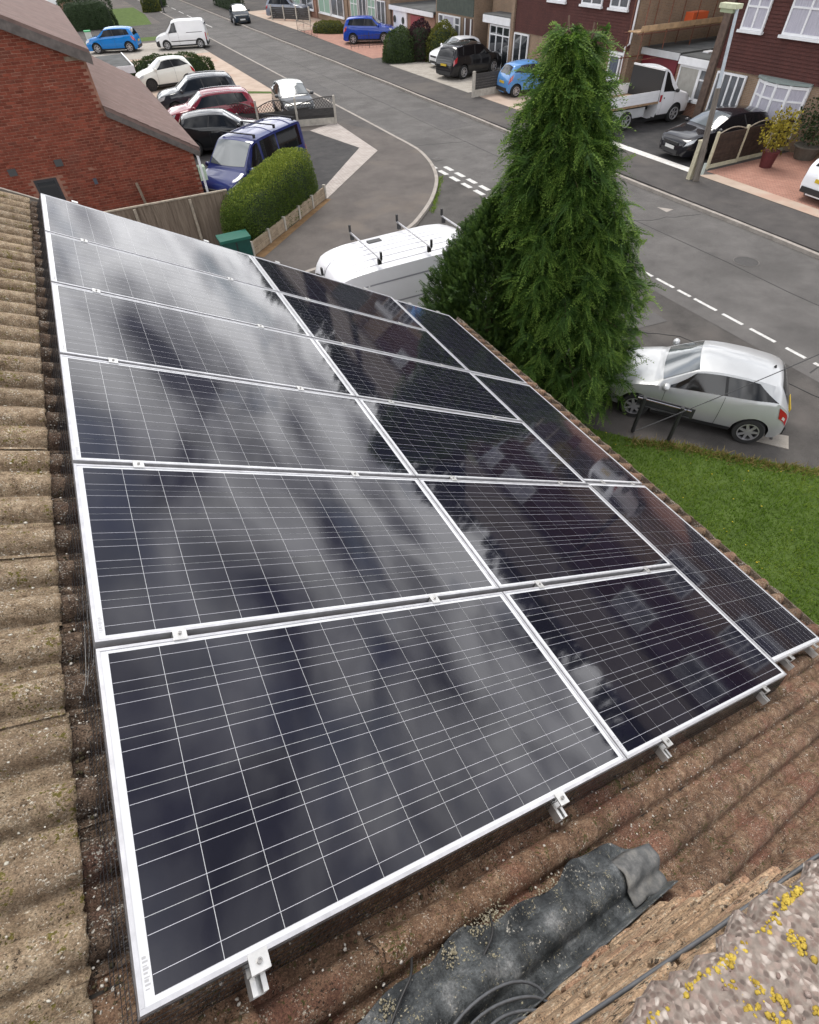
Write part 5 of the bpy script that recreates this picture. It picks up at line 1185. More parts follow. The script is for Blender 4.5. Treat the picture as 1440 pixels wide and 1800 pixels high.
# white dropside truck: cab + bed
def tipper():
    BT['cab'] = {k: ([(min(1, x * 2.35), v) for x, v in BT['van'][k] if x * 2.35 < .93] + [(1, ip(BT['van'][k], .41))] if isinstance(BT['van'][k], list) and k != 'win' else BT['van'][k]) for k in BT['van']}
    BT['cab']['ws'] = (.195 * 2.35, .345 * 2.35); BT['cab']['rs'] = (.975, .985); BT['cab']['win'] = [(.55, .90, .80, .885)]; BT['cab']['top'][-1] = (1, .975); BT['cab']['rail'][-1] = (1, .93); BT['cab']['belt'][-1] = (1, .545)
    def tx(e, X, zf, wf, side_y, patch, toppatch):
        xb = X(1) - .06
        bd = MB(); 
        bd.b2((xb - 3.2, -1.02, .86), (xb, 1.02, .94)).build('bed_floor', mat('bed ply', (.30, .20, .12), .8, var=.2), e)
        for y in (-1.03, 1.0):
            for k in range(3): MB().b2((xb - 3.2, y, .95 + k * .135), (xb - .05, y + .03, 1.08 + k * .135)).build('dropside', m_wvan, e)
        MB().b2((xb - 3.24, -1.02, .95), (xb - 3.205, 1.02, 1.36)).build('tailgate', m_wvan, e)
        hb = MB().b2((xb - .05, -1.0, .95), (xb, 1.0, 2.02)).build('headboard', m_trim, e); MB().b2((xb - .06, -1.0, 2.03), (xb + .02, 1.0, 2.09)).build('top_rail', m_white, hb)
        MB().b2((xb - 3.1, -.45, .55), (xb, -.35, .85)).build('chassis', m_trim, e); MB().b2((xb - 3.1, .35, .55), (xb, .45, .85)).build('chassis', m_trim, e)
        MB().b2((xb - 2.9, -.9, .42), (xb - .6, -.87, .78)).build('side_guard', m_fascia, e)
    vehicle('dropside_truck', 'white dropside truck with black headboard standing before the burgundy garage', 'cab', 2.15, 2.0, 2.2, 2.9, .98, .36, m_wvan, (25.05, 22.75, .108), hd(.995, -.02), rim=m_hub, spokes=6, extra=tx, cat='truck', lower=.5, plates=False)
tipper()
# ================================================================== VEGETATION
def foliage_mat(name, c0, c1, c2, rough=.65, trans=.25):
    M = bpy.data.materials.new(name); M.use_nodes = True; t, nn, ln = graph(M); b = t.nodes['Principled BSDF']; b.inputs['Roughness'].default_value = rough; b.inputs['Specular IOR Level'].default_value = .3
    an = nn('ShaderNodeAttribute'); an.attribute_name = 'tint'; rp = nn('ShaderNodeValToRGB'); e = rp.color_ramp.elements
    e[0].color = (*c0, 1); e[1].color = (*c2, 1); e.new(.55).color = (*c1, 1); ln(an.outputs['Fac'], rp.inputs[0]); ln(rp.outputs[0], b.inputs['Base Color'])
    tr = nn('ShaderNodeBsdfTranslucent'); ln(rp.outputs[0], tr.inputs[0]); mx = nn('ShaderNodeMixShader'); mx.inputs[0].default_value = trans
    ln(b.outputs[0], mx.inputs[1]); ln(tr.outputs[0], mx.inputs[2]); ln(mx.outputs[0], t.nodes['Material Output'].inputs[0]); MATS[name] = M; return M
def frond(nl, length, leaf, droop, seed):
    """flat feathery spray: stem along +x drooping in -z, narrow side leaflets; returns V, F, tipness"""
    r = np.random.default_rng(seed); V, F, T = [], [], []
    for i in range(nl):
        t = (i + .6) / nl; x = length * t; z = -droop * t * t * length
        ll = leaf * (1.15 - .75 * t) * r.uniform(.8, 1.2)
        for sg in (-1, 1):
            a = R(38 + 12 * r.random()); dx, dy = ll * math.cos(a), sg * ll * math.sin(a); w_ = .0082 * r.uniform(.8, 1.3)
            dz = -.30 * ll + r.normal(0, .01); o = len(V)
            V += [(x - w_, 0, z), (x + dx * .55 + w_ * .4, dy * .55 - sg * w_ * .7, z + dz * .35), (x + dx, dy, z + dz), (x + dx * .5 - w_ * .4, dy * .5 + sg * w_ * .9, z + dz * .3)]
            F.append((o, o + 1, o + 2, o + 3)); T += [t * .5, t * .5 + .2, t * .5 + .45, t * .5 + .2]
    o = len(V); V += [(0, -.004, 0), (length * .5, -.004, -droop * .25 * length), (length * 1.05, 0, -droop * length * 1.1), (length * .5, .004, -droop * .25 * length)]; F.append((o, o+1, o+2, o+3)); T += [.1, .3, .9, .3]
    return np.array(V), np.array(F), np.array(T)
def scatter(name, base, pos, dirs, scl, roll_, mt, parent, tvar, kind=None, tbase=None):
    """place copies of the frond variants: x axis along dirs, rolled about it"""
    VV, FF, TT, off = [], [], [], 0
    up = np.array([0, 0, 1.0]); which = rng.integers(0, len(base), len(pos))
    for k, (V, F, T) in enumerate(base):
        idx = np.where(which == k)[0]
        if len(idx) == 0: continue
        d = dirs[idx] / np.linalg.norm(dirs[idx], axis=1, keepdims=True); y = np.cross(np.broadcast_to(up, d.shape), d); y /= np.linalg.norm(y, axis=1, keepdims=True) + 1e-9; z = np.cross(d, y)
        c, s = np.cos(roll_[idx])[:, None], np.sin(roll_[idx])[:, None]; y2 = y * c + z * s; z2 = -y * s + z * c
        M = np.stack([d, y2, z2], 2) * scl[idx][:, None, None]
        P = np.einsum('nij,vj->nvi', M, V) + pos[idx][:, None, :]
        n, v = P.shape[:2]; VV.append(P.reshape(-1, 3)); FF.append((F[None] + (np.arange(n) * v)[:, None, None] + off).reshape(-1, F.shape[1])); off += n * v
        tb = rng.normal(0, tvar, n) if tbase is None else tbase[idx] + rng.normal(0, tvar, n)
        TT.append((T[None] + tb[:, None]).reshape(-1))
    o = fast(name, np.concatenate(VV), np.concatenate(FF), mt, parent, tint=np.clip(np.concatenate(TT), 0, 1))
    if kind: tag(o, kind=kind)
    return o
m_bark = mat('conifer bark', (.075, .045, .03), .95, var=.3, scale=14)
m_con = foliage_mat('cypress foliage', (.016, .04, .008), (.06, .13, .019), (.21, .32, .055), trans=.28)
m_con2 = foliage_mat('dark thuja foliage', (.012, .03, .007), (.034, .075, .014), (.09, .155, .028), trans=.18)
# big weeping conifer
base_p = np.array([7.2, 7.2, 0.0]); top1 = G(985, 32, 5.55); top1 = CAM + ray(1000, 30) * (8.05 / ray(1000, 30)[1]); top2 = CAM + ray(1045, 42) * (8.0 / ray(1045, 42)[1])
HT = top1[2]
tree = empty('conifer_tree', base_p); tag(tree, 'tall feathery green conifer beside the roof edge', 'tree')
mid = base_p + (top1 - base_p) * .62
tk = MB().tube([base_p - base_p, (mid - base_p) * .5 + np.array([.03, .02, 0]), mid - base_p, top1 - base_p + np.array([0, 0, .02])], [.13, .10, .06, .012], 9); tk.tube([mid - base_p, (mid + top2) / 2 - base_p, top2 - base_p + np.array([0, 0, .02])], [.05, .035, .01], 7)
tk.build('trunk', m_bark, tree, smooth=True)
prof = [(0, 1.42), (.08, 1.52), (.25, 1.38), (.45, 1.14), (.65, .88), (.80, .62), (.90, .40), (.96, .22), (1.0, .05)]
lb = MB(); pos, dirs, tb = [], [], []
def axis_pt(h): 
    p = base_p * (1 - h) + top1 * h
    return p
NBR = 760
for k in range(NBR):
    h = (k + rng.random()) / NBR; h = .03 + .96 * h ** .92; a = k * 2.39996 + rng.normal(0, .3); r = ip(prof, h) * rng.uniform(.80, 1.10) * (1 + .10 * math.sin(3 * a + h * 9) + .07 * math.sin(7 * a - h * 23))
    ax = axis_pt(h)
    if h > .78 and rng.random() < .42:
        f = (h - .6) / .4; ax = mid * (1 - f) + top2 * f; r *= .8
    od = np.array([math.cos(a), math.sin(a), 0]); tip = ax + od * r + np.array([0, 0, .10 * r - .10]); st_ = ax + np.array([0, 0, -.06])
    mid_ = (st_ + tip) / 2 + np.array([0, 0, .14 * r])
    if k % 3 == 0: lb.tube([st_ - base_p, mid_ - base_p, tip - base_p], [.018, .011, .004], 4, cap=False)
    n = int(8 + 17 * r)
    for j in range(n):
        t = 1 - .72 * rng.random() ** 1.5; p = (1-t)**2 * st_ + 2*t*(1-t) * mid_ + t*t * tip
        aa = a + rng.normal(0, .75); dr = np.array([math.cos(aa), math.sin(aa), rng.normal(.12, .42)])
        pos.append(p + rng.normal(0, .05, 3)); dirs.append(dr); tb.append(-.08 + .38 * max(0, t - .55) + .10 * rng.normal() + (.12 if h > .85 else 0))
lb.build('branches', m_bark, tree)
fr1 = [frond(12, .23, .07, 1.15, 100 + i) for i in range(6)]
pos, dirs, tb = np.array(pos), np.array(dirs), np.array(tb); clump = np.sin(pos[:, 0] * 6.3) * np.sin(pos[:, 1] * 5.7 + 1) * np.sin(pos[:, 2] * 7.1)
scatter('crown', fr1, pos - base_p, dirs, rng.uniform(.75, 1.3, len(pos)), rng.normal(0, .6, len(pos)), m_con, tree, .10, tbase=tb + .22 * clump)
# darker bushy thuja beside it
b2p = np.array([5.95, 8.35, 0]); th2 = 3.55
tr2 = empty('thuja_bush', b2p); tag(tr2, 'dense dark green conifer bush beside the white van', 'bush')
MB().tube([(0, 0, 0), (.03, 0, 1.6), (.1, .05, 3.2)], [.09, .06, .01], 8).build('trunk', m_bark, tr2)
pos, dirs = [], []
prof2 = [(0, .9), (.2, 1.22), (.45, 1.2), (.68, .98), (.85, .62), (1, .12)]
for k in range(11500):
    h = rng.random() ** .9; a = rng.uniform(0, 6.283); r = ip(prof2, h) * (1 - .55 * rng.random() ** 1.6) * (1 + .11 * math.sin(4 * a + 8 * h) + .08 * math.sin(9 * a - 15 * h))
    p = np.array([r * math.cos(a) + .06 * h, r * math.sin(a), h * th2 + rng.normal(0, .05)]); pos.append(p); dirs.append(np.array([math.cos(a + rng.normal(0, .5)), math.sin(a + rng.normal(0, .5)), rng.normal(1.1, .5)]))
pos, dirs = np.array(pos), np.array(dirs); clump = np.sin(pos[:, 0] * 7 + 1) * np.sin(pos[:, 1] * 6) * np.sin(pos[:, 2] * 6.5)
fr2 = [frond(8, .19, .062, -.1, 200 + i) for i in range(4)]
scatter('crown', fr2, pos, dirs, rng.uniform(.7, 1.3, len(pos)), rng.uniform(-1.5, 1.5, len(pos)), m_con2, tr2, .12, tbase=.12 + .16 * clump)
# leafy shrubs and hedges -----------------------------------------------
def leaf(l, w, seed=0): return (np.array([(0, 0, 0), (l * .5, w, .02 * l), (l, 0, -.05 * l), (l * .5, -w, .02 * l)]), np.array([(0, 1, 2, 3)]), np.array([.0, .08, .16, .08]))
def superpt(n, sx, sy, sz, e=4.0, depth=.12):
    d = rng.normal(0, 1, (n, 3)); d[:, 2] = np.abs(d[:, 2]) * .9 + rng.uniform(-.35, .1, n) * 0; d /= np.linalg.norm(d, axis=1, keepdims=True)
    m_ = (np.abs(d) ** e).sum(1) ** (1 / e); s = d / m_[:, None]; dep = 1 - depth * rng.random(n) ** 1.5
    return s * dep[:, None] * np.array([sx, sy, sz]), d
def hedge(name, label, cat, p0, p1, width, height, mt, n, leafsize=.05, e=4.0, topc=.0, z0=.1, group=None, bumps=.05, taper=0.0, part='foliage', core=(.02, .035, .012)):
    p0, p1 = np.array(p0), np.array(p1); c = (p0 + p1) / 2; L = np.linalg.norm(p1 - p0); a = math.atan2(*(p1 - p0)[::-1])
    o = empty(name, (c[0], c[1], z0), (0, 0, a)); tag(o, label, cat, group)
    q, d = superpt(n, L / 2, width / 2, height, e); q *= (1 + bumps * np.sin(q[:, [0]] * 3.1 + 1) * np.sin(q[:, [2]] * 4.3) + bumps * .6 * np.sin(q[:, [0]] * 8 + q[:, [1]] * 5))
    q[:, 2] *= 1 + taper * q[:, 0] / (L / 2)
    nrm = d / np.array([L, width, height]) * min(L, width, height); dr = nrm + rng.normal(0, .7, (n, 3))
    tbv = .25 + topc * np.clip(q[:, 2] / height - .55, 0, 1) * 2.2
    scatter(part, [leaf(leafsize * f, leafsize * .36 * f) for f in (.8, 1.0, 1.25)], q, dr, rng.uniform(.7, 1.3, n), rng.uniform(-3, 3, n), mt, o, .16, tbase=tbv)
    # twiggy core so the sheet of leaves has something behind it
    cm = MB(); cq = []
    for i in range(9):
        for j in range(16):
            t, f = i / 8 * math.pi / 2, j / 16 * 2 * math.pi; dd = np.array([math.cos(f) * math.cos(t), math.sin(f) * math.cos(t), math.sin(t)]); dd = dd / ((np.abs(dd) ** e).sum() ** (1 / e)) * .86 * np.array([L / 2, width / 2, height]); dd[2] *= 1 + taper * dd[0] / (L / 2); cq.append(dd)
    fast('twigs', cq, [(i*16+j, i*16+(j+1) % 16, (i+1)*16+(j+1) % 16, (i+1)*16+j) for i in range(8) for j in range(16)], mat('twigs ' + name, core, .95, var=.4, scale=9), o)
    return o
m_hedge = foliage_mat('privet hedge', (.04, .072, .012), (.095, .15, .018), (.29, .33, .045), trans=.22)
m_dkhedge = foliage_mat('dark hedge', (.012, .024, .008), (.025, .05, .012), (.055, .085, .02), trans=.1)
m_shrub = foliage_mat('shrub green', (.03, .05, .015), (.06, .095, .025), (.13, .17, .05)); m_purple = foliage_mat('purple shrub', (.022, .010, .014), (.045, .018, .024), (.08, .035, .035)); m_gold = foliage_mat('golden shrub', (.12, .10, .012), (.30, .25, .03), (.55, .47, .07)); m_yellowg = foliage_mat('yellow green shrub', (.06, .07, .015), (.13, .14, .025), (.27, .27, .05))
nvec = np.array([-.70, .715])
hp0, hp1 = G(445, 450, .1)[:2] + nvec * .62 + np.array([.15, .14]), G(574, 348, .1)[:2] + nvec * .62 - np.array([.18, .16])
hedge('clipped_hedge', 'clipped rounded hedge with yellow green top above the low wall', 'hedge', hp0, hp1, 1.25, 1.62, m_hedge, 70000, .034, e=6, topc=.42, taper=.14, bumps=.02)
hedge('dark_low_hedge', 'low dark hedge behind the small white car', 'hedge', (3.4, 48.2), (9.3, 47.8), 1.2, 1.25, m_shrub, 9000, .08, e=3.2)
hedge('tall_dark_hedge', 'tall dark boxy hedge beyond the bright blue crossover', 'hedge', (1.6, 80.5), (6.6, 80.5), 2.6, 2.4, m_dkhedge, 9000, .09, e=7)
hedge('golden_round_bush', 'golden rounded bush on the far lawn', 'bush', (11.0, 93.0), (13.2, 93.0), 2.2, 1.9, m_yellowg, 3500, .1, e=2.2, topc=.5)
hedge('green_round_bush', 'dull golden bush behind the rounded golden bush', 'bush', (12.5, 99.5), (15, 99.5), 2.4, 2.2, m_shrub, 3000, .1, e=2.2)
g_ = 'bushes beside the grey concrete drive'
hedge('green_bush', 'rounded green bush beside the red paved drive', 'bush', (20.7, 45.0), (23.0, 43.9), 2.3, 1.75, m_shrub, 5000, .09, e=2.3)
hedge('purple_bush', 'dark purple bush between two green bushes', 'bush', (22.2, 44.6), (24.3, 43.5), 2.2, 2.05, m_purple, 5000, .09, e=2.2)
hedge('yellow_green_bush', 'yellow green bush next to the dark purple bush', 'bush', (23.3, 43.4), (25.4, 42.2), 2.2, 2.0, m_yellowg, 5000, .09, e=2.2, topc=.2)
hedge('pale_bush', 'small pale green bush by the royal blue car', 'bush', (22.6, 46.6), (23.9, 46.4), 1.1, 1.5, m_yellowg, 2500, .08, e=2.2)
hedge('flower_bed', 'long low planted bed with pale leaves behind the railing', 'flower bed', (21.9, 62.5), (24.0, 60.0), 1.6, .8, m_yellowg, 3500, .09, e=3)
hedge('far_street_hedge', 'dark hedge behind the black car up the street', 'hedge', (20.8, 84), (20.8, 96), 1.6, 2.6, m_dkhedge, 4000, .12, e=4)
# bushes in pots on the red drive
def potted(name, label, px, mt, size, hgt, potc, potr, poth):
    p = G(*px, .108); e = empty(name, (p[0], p[1], .108)); tag(e, label, 'potted plant')
    MB().lathe([(potr * .72, 0), (potr, poth), (potr * 1.06, poth), (potr * 1.06, poth - .05), (potr * .9, poth - .02), (0, poth - .04)], 16).build('pot', mat('pot ' + name, potc, .7, var=.15), e, smooth=False)
    MB().tube([(0, 0, poth - .05), (.02, .02, poth + hgt * .35)], [.03, .015], 6).build('stem', m_bark, e)
    n = int(1500 * size); q = rng.normal(0, 1, (n, 3)); q /= np.linalg.norm(q, axis=1, keepdims=True); q *= (rng.random((n, 1)) ** .45) * np.array([size, size, hgt * .5]); q *= 1 + .2 * np.sin(q[:, [0]] * 9) * np.cos(q[:, [1]] * 8 + q[:, [2]] * 7); dr = q + rng.normal(0, .35, q.shape)
    scatter('foliage', [leaf(.10 * f, .035 * f) for f in (.8, 1.1)], q + np.array([0, 0, poth + hgt * .48]), dr, rng.uniform(.7, 1.3, n), rng.uniform(-3, 3, n), mt, e, .22, tbase=np.full(n, .3))
potted('potted_golden_bush', 'golden leaved bush in a dark red square pot', (1345, 293), m_gold, .62, 1.35, (.10, .02, .022), .30, .55)
potted('potted_conifer', 'dark green bush in a wide stone pot by the house', (1412, 278), m_dkhedge, .85, 1.6, (.12, .11, .09), .5, .45)
# lawn grass near the house: blades
m_grass = foliage_mat('grass blades', (.08, .15, .015), (.14, .235, .024), (.28, .35, .06), trans=.4)
n = 90000; P = rng.uniform([4.0, -2.5], [11.5, 6.5], (n, 2))
from mathutils.geometry import intersect_point_tri_2d
poly_ = np.array(lawn); inside = np.zeros(n, bool); j = len(poly_) - 1
for i in range(len(poly_)):
    xi, yi = poly_[i]; xj, yj = poly_[j]; c_ = ((yi > P[:, 1]) != (yj > P[:, 1])) & (P[:, 0] < (xj - xi) * (P[:, 1] - yi) / (yj - yi + 1e-12) + xi); inside ^= c_; j = i
P = P[inside]; n = len(P); pos = np.column_stack([P, np.full(n, .03)]); dr = np.column_stack([rng.normal(0, .5, (n, 2)), np.ones(n)])
bl = [(np.array([(0, -.006, 0), (.035 * f, -.004, .004), (.07 * f, 0, .018), (.035 * f, .004, .004), (0, .006, 0)]), np.array([(0, 1, 3, 4), (1, 2, 2, 3)]), np.array([.1, .3, .5, .3, .1])) for f in (.7, 1.0, 1.3)]
bl = [(V, np.array([(0, 1, 4), (1, 3, 4), (1, 2, 3)]), T) for V, F, T in bl]
cl = .18 * np.sin(P[:, 0] * 2.3 + 1.1 * np.sin(P[:, 1] * 1.7)) * np.sin(P[:, 1] * 2.9) + .1 * np.sin(P[:, 0] * 9.1) * np.sin(P[:, 1] * 7.7)
o = scatter('grass', bl, pos, dr, rng.uniform(.7, 1.3, n), rng.uniform(-3, 3, n), m_grass, None, .12, tbase=.22 + cl); tag(o, 'short green grass with tiny yellow flowers beside the roof', 'grass', kind='stuff')
# rough dry edge of the lawn + buttercups
ed = [G(*p)[:2] for p in [(1110, 773), (1200, 783), (1300, 805), (1440, 828)]]; pos = []
for _ in range(1300):
    k = rng.integers(0, 3); t = rng.random(); q = ed[k] * (1 - t) + ed[k + 1] * t + rng.normal(0, .07, 2) - np.array([.10, .06]); pos.append((q[0], q[1], .02))
pos = np.array(pos); n = len(pos)
o = scatter('dry_grass', bl, pos, np.column_stack([rng.normal(0, .8, (n, 2)), np.ones(n)]), rng.uniform(1, 2, n), rng.uniform(-3, 3, n), foliage_mat('dry grass', (.10, .085, .02), (.20, .16, .05), (.34, .26, .10)), None, .2, tbase=np.full(n, .3)); tag(o, 'dry straw coloured grass along the tarmac edge', 'grass', kind='stuff')
idx = rng.choice(len(P), 130); blobs('buttercups', [np.array([*P[i], .085]) for i in idx], .008, .014, .6, mat('buttercup', (.6, .45, .02), .7), None)
tag(bpy.data.objects['buttercups'], 'tiny yellow flowers dotted over the lawn', 'flowers', kind='stuff')
# weeds along the corner kerb
pos = []
for _ in range(500):
    t = rng.random(); a, b = G(768, 312)[:2], G(752, 375)[:2]; q = a * (1 - t) + b * t + rng.normal(0, .05, 2) + np.array([.16, -.05]); pos.append((q[0], q[1], .0))
pos = np.array(pos); n = len(pos); o = scatter('kerb_weeds', bl, pos, np.column_stack([rng.normal(0, .8, (n, 2)), np.ones(n)]), rng.uniform(.8, 1.8, n), rng.uniform(-3, 3, n), m_grass, None, .2, tbase=np.full(n, .3)); tag(o, 'weeds growing along the curved kerb', 'weeds', kind='stuff')

# ================================================================== FENCES, WALLS, POSTS
m_fence = mat('weathered brown fence', (.115, .085, .062), .9, col2=(.21, .165, .125), scale=3, stretch=(9, 9, .6)); m_fpost = mat('grey timber post', (.30, .255, .20), .9, var=.25, scale=7)
m_conp = mat('concrete post', (.42, .39, .34), .9, var=.15, scale=6); m_dkslat = mat('dark stained slat', (.045, .042, .04), .8, var=.35, scale=6, stretch=(.6, .6, 6)); m_brslat = mat('dark brown slat', (.045, .028, .02), .8, var=.35, scale=5)
# tall boarded fence beside the hedge
tf = empty('boarded_fence', (0, 18.65, .1)); tag(tf, 'weathered brown boarded fence between brick house and hedge', 'fence')
xs = np.arange(-1.6, 3.05, .125)
for k, x in enumerate(xs): MB().box((x, random.gauss(0, .006), .74), (.132, .018, 1.48 + random.gauss(0, .006)), rz=.09).build('board', m_fence, tf)
for z in (.3, 1.1): MB().b2((-1.65, .03, z), (3.1, .08, z + .08)).build('rail', m_fence, tf)
MB().b2((-1.7, -.03, 1.49), (3.1, .05, 1.525)).build('capping', m_fpost, tf)
for x in (-1.0, .35, 1.95): MB().tube([(x, -.06, 0), (x, -.055, 1.46)], .045, 5).build('post', m_fpost, tf)
# low wall of stone faced panels under the hedge
a, b = G(447, 450, .1)[:2], G(573, 349, .1)[:2]; d = (b - a); Lw = np.linalg.norm(d); wl = empty('low_wall', (*a, .1), (0, 0, math.atan2(d[1], d[0]))); tag(wl, 'low panelled wall of stone faced strips under the clipped hedge', 'wall')
m_wl = layered('stone faced panel', [(.22, .17, .12), (.33, .265, .19), (.42, .345, .25)], 5, rough=.9, bump=.6, bscale=40)
np_ = 5
for k in range(np_):
    x0, x1 = Lw * k / np_, Lw * (k + 1) / np_
    for j in range(4): MB().b2((x0 + .05, random.uniform(-.012, .012), .01 + j * .095), (x1 - .05, .055, .098 + j * .095)).build('strip', m_wl, wl)
    MB().b2((x0 - .045, -.03, 0), (x0 + .045, .07, .43)).build('post', m_conp, wl)
MB().b2((Lw - .045, -.03, 0), (Lw + .045, .07, .46)).build('post', m_conp, wl)
# rust brown soil strip at its foot
nrm = np.array([d[1], -d[0]]) / Lw
st(sheet('soil_strip', [tuple(a + nrm * .02), tuple(b + nrm * .02), tuple(b + nrm * .22), tuple(a + nrm * .35)], .1045, layered('rusty soil', [(.12, .07, .035), (.19, .115, .055), (.25, .165, .09)], 5, rough=.95, bump=.8, bscale=60)))
# trellis topped fence
tl = empty('trellis_fence', (0, 0, .1)); tag(tl, 'dark slatted fence with curved trellis tops and concrete posts', 'fence')
f0, f1 = np.array([11.35, 30.75]), np.array([5.7, 32.5]); fd = (f1 - f0); Lf = np.linalg.norm(fd); fd /= Lf; tl.location = (*f0, .1); tl.rotation_euler = (0, 0, math.atan2(fd[1], fd[0]))
for k in range(4): MB().b2((k * 1.92 - .05, -.06, 0), (k * 1.92 + .05, .06, 1.16)).build('post', m_conp, tl)
for k in range(3):
    x0, x1 = k * 1.92 + .06, k * 1.92 + 1.86
    MB().b2((x0, -.03, 0), (x1, .03, .28)).build('gravel_board', m_conp, tl)
    for j in range(3): MB().box(((x0 + x1) / 2, random.gauss(0, .008), .33 + j * .135), (x1 - x0, .02, .145), rot=Matrix.Rotation(.12, 3, 'X')).build('slat', m_dkslat, tl)
    topz = lambda t: .86 + .26 * math.sin(math.pi * (t if k else .45 + .55 * t))
    MB().tube([(x0 + (x1 - x0) * t, 0, topz(t)) for t in np.linspace(0, 1, 10)], .022, 5).build('top_rail', m_dkslat, tl)
    lt = MB()
    for q in range(-6, 16):
        for sg in (1, -1):
            pl = []
            for t in np.linspace(0, 1, 9):
                x = q * .14 + sg * t * .46; 
                zz_ = .66 + t * .5
                if 0 < x < x1 - x0 and zz_ < topz(x / (x1 - x0)): pl.append((x0 + x, .008 * sg, zz_))
            if len(pl) > 1: lt.tube([pl[0], pl[-1]], .010, 4)
    lt.build('trellis', m_dkslat, tl)
# dark slat fence with cream posts by the glossy black car
df = empty('slatted_fence', (21.15, 15.95, .1)); tag(df, 'dark brown slatted fence with cream posts beside the red drive', 'fence')
for k in range(4): 
    MB().box((k * 1.62 + .0, .03 * k, .62 if k else .6), (.09, .09, 1.24), rot=Matrix.Rotation(0, 3, 'Z')).build('post', mat('cream post', (.50, .46, .33), .85, var=.12, scale=8), df)
for k in range(3):
    x0, x1 = k * 1.62 + .05, k * 1.62 + 1.57
    MB().b2((x0, .0 + .03 * k, 0), (x1, .05 + .03 * k, .12)).build('gravel_board', MATS['cream post'], df)
    for j in range(8): MB().box(((x0 + x1) / 2, .03 * k + .02, .20 + j * .125), (x1 - x0, .018, .135), rot=Matrix.Rotation(.13, 3, 'X')).build('slat', m_brslat, df)
    MB().tube([(x0 + (x1 - x0) * t, .03 * k + .02, 1.13 + .15 * math.sin(math.pi * t)) for t in np.linspace(0, 1, 9)], .022, 5).build('top_rail', m_fpost, df)
# low slatted wall by the light blue car
p = G(832, 171, .1); lw_ = empty('low_boundary_fence', (p[0], p[1], .1), (0, 0, .05)); tag(lw_, 'low dark fence on a pale gravel board beside the light blue car', 'fence')
MB().b2((-.08, -.06, 0), (.06, .06, 1.15)).build('post', m_conp, lw_); MB().b2((2.6, -.06, 0), (2.74, .06, 1.15)).build('post', m_conp, lw_); MB().b2((.07, -.03, 0), (2.59, .03, .32)).build('gravel_board', m_conp, lw_)
for j in range(6): MB().b2((.07, -.015, .33 + j * .118), (2.59, .015, .33 + j * .118 + .11)).build('slat', m_dkslat, lw_)
# iron railings up the street
m_iron = mat('black iron', (.015, .015, .016), .5)
for k, (q0, q1, n, lb) in enumerate([((20.95, 64.5), (20.75, 58.5), 14, 'low black iron railing along the footway by the flower bed'), ((21.0, 51.6), (24.4, 50.6), 12, 'low black iron railing beside the royal blue car')]):
    q0, q1 = np.array(q0), np.array(q1); e = empty('iron_railing', (*q0, .1), (0, 0, math.atan2(*(q1 - q0)[::-1]))); tag(e, lb, 'railing'); L = np.linalg.norm(q1 - q0)
    for z in (.15, .75): MB().tube([(0, 0, z), (L, 0, z)], .014, 5).build('rail', m_iron, e)
    for j in range(n + 1): MB().tube([(L * j / n, 0, 0), (L * j / n, 0, .85 if j % 5 else .95)], .010 if j % 5 else .022, 5).build('bar', m_iron, e)
e = empty('far_fence', (21.6, 74.5, .1), (0, 0, hd(2.7, -4.8))); tag(e, 'low dark fence panels with pale posts before the silver grey car', 'fence')
for j in range(4): MB().b2((j * 1.75 - .06, -.06, 0), (j * 1.75 + .06, .06, 1.15)).build('post', m_conp, e)
for j in range(3):
    for q in range(6): MB().b2((j * 1.75 + .07, -.02, .12 + q * .15), (j * 1.75 + 1.68, .02, .25 + q * .15)).build('slat', m_dkslat, e)
# lamp column on a timber pole
lp = G(1223, 318, .1); lt_ = GX(1297, 14, lp[0]); pole = empty('street_lamp', (lp[0], lp[1], .1)); tag(pole, 'street lamp on a grey column lashed to a timber pole', 'street lamp')
tp = np.array(lt_) - np.array([lp[0], lp[1], .1]); f = lambda t: tuple(tp * t)
MB().tube([f(0), f(.58)], [.115, .085], 10).build('timber_pole', mat('old timber pole', (.10, .085, .07), .9, col2=(.19, .165, .14), scale=4, stretch=(6, 6, .5)), pole)
MB().tube([f(.50), f(1.0), (tp[0] - .0, tp[1] + .12, tp[2] + .05)], [.06, .05, .04], 8).build('column', mat('painted grey steel', (.42, .46, .50), .5, var=.08), pole)
lh = MB(); lh.prism([(-.16, -.05), (.16, -.05), (.13, .62), (-.13, .62)], tp[2] - .02, tp[2] + .10); lho = lh.build('lamp_head', mat('lamp hood', (.50, .52, .36), .6, var=.1), pole); lho.location = (tp[0], tp[1], 0)
lg = MB().prism([(-.12, .05), (.12, .05), (.10, .56), (-.10, .56)], tp[2] - .12, tp[2] - .025).build('lens', mat('lamp lens', (.30, .34, .22), .3), lho)
MB().b2((-.06, -.19, .25), (.06, -.155, .62)).build('number_tag', mat('white tag', (.5, .55, .5), .6), pole)
gp = empty('gate_post', (lp[0] - .05, lp[1] + .28, .1), (0, .03, 0)); tag(gp, 'short cream concrete post beside the lamp pole', 'post'); MB().b2((-.08, -.08, 0), (.08, .08, 1.2)).build('shaft', MATS['cream post'], gp); MB().b2((-.095, -.095, 1.2), (.095, .095, 1.24)).build('cap', MATS['cream post'], gp)
# far lamp pole
e = empty('far_pole', (16.3 - 3.2, 90.5, .1)); tag(e, 'dark slim pole at the bend of the road', 'pole'); MB().tube([(0, 0, 0), (-.15, 0, 6.5)], .07, 6).build('shaft', m_iron, e); MB().b2((-.2, -.2, 0), (.2, .2, .04)).build('base', m_iron, e)
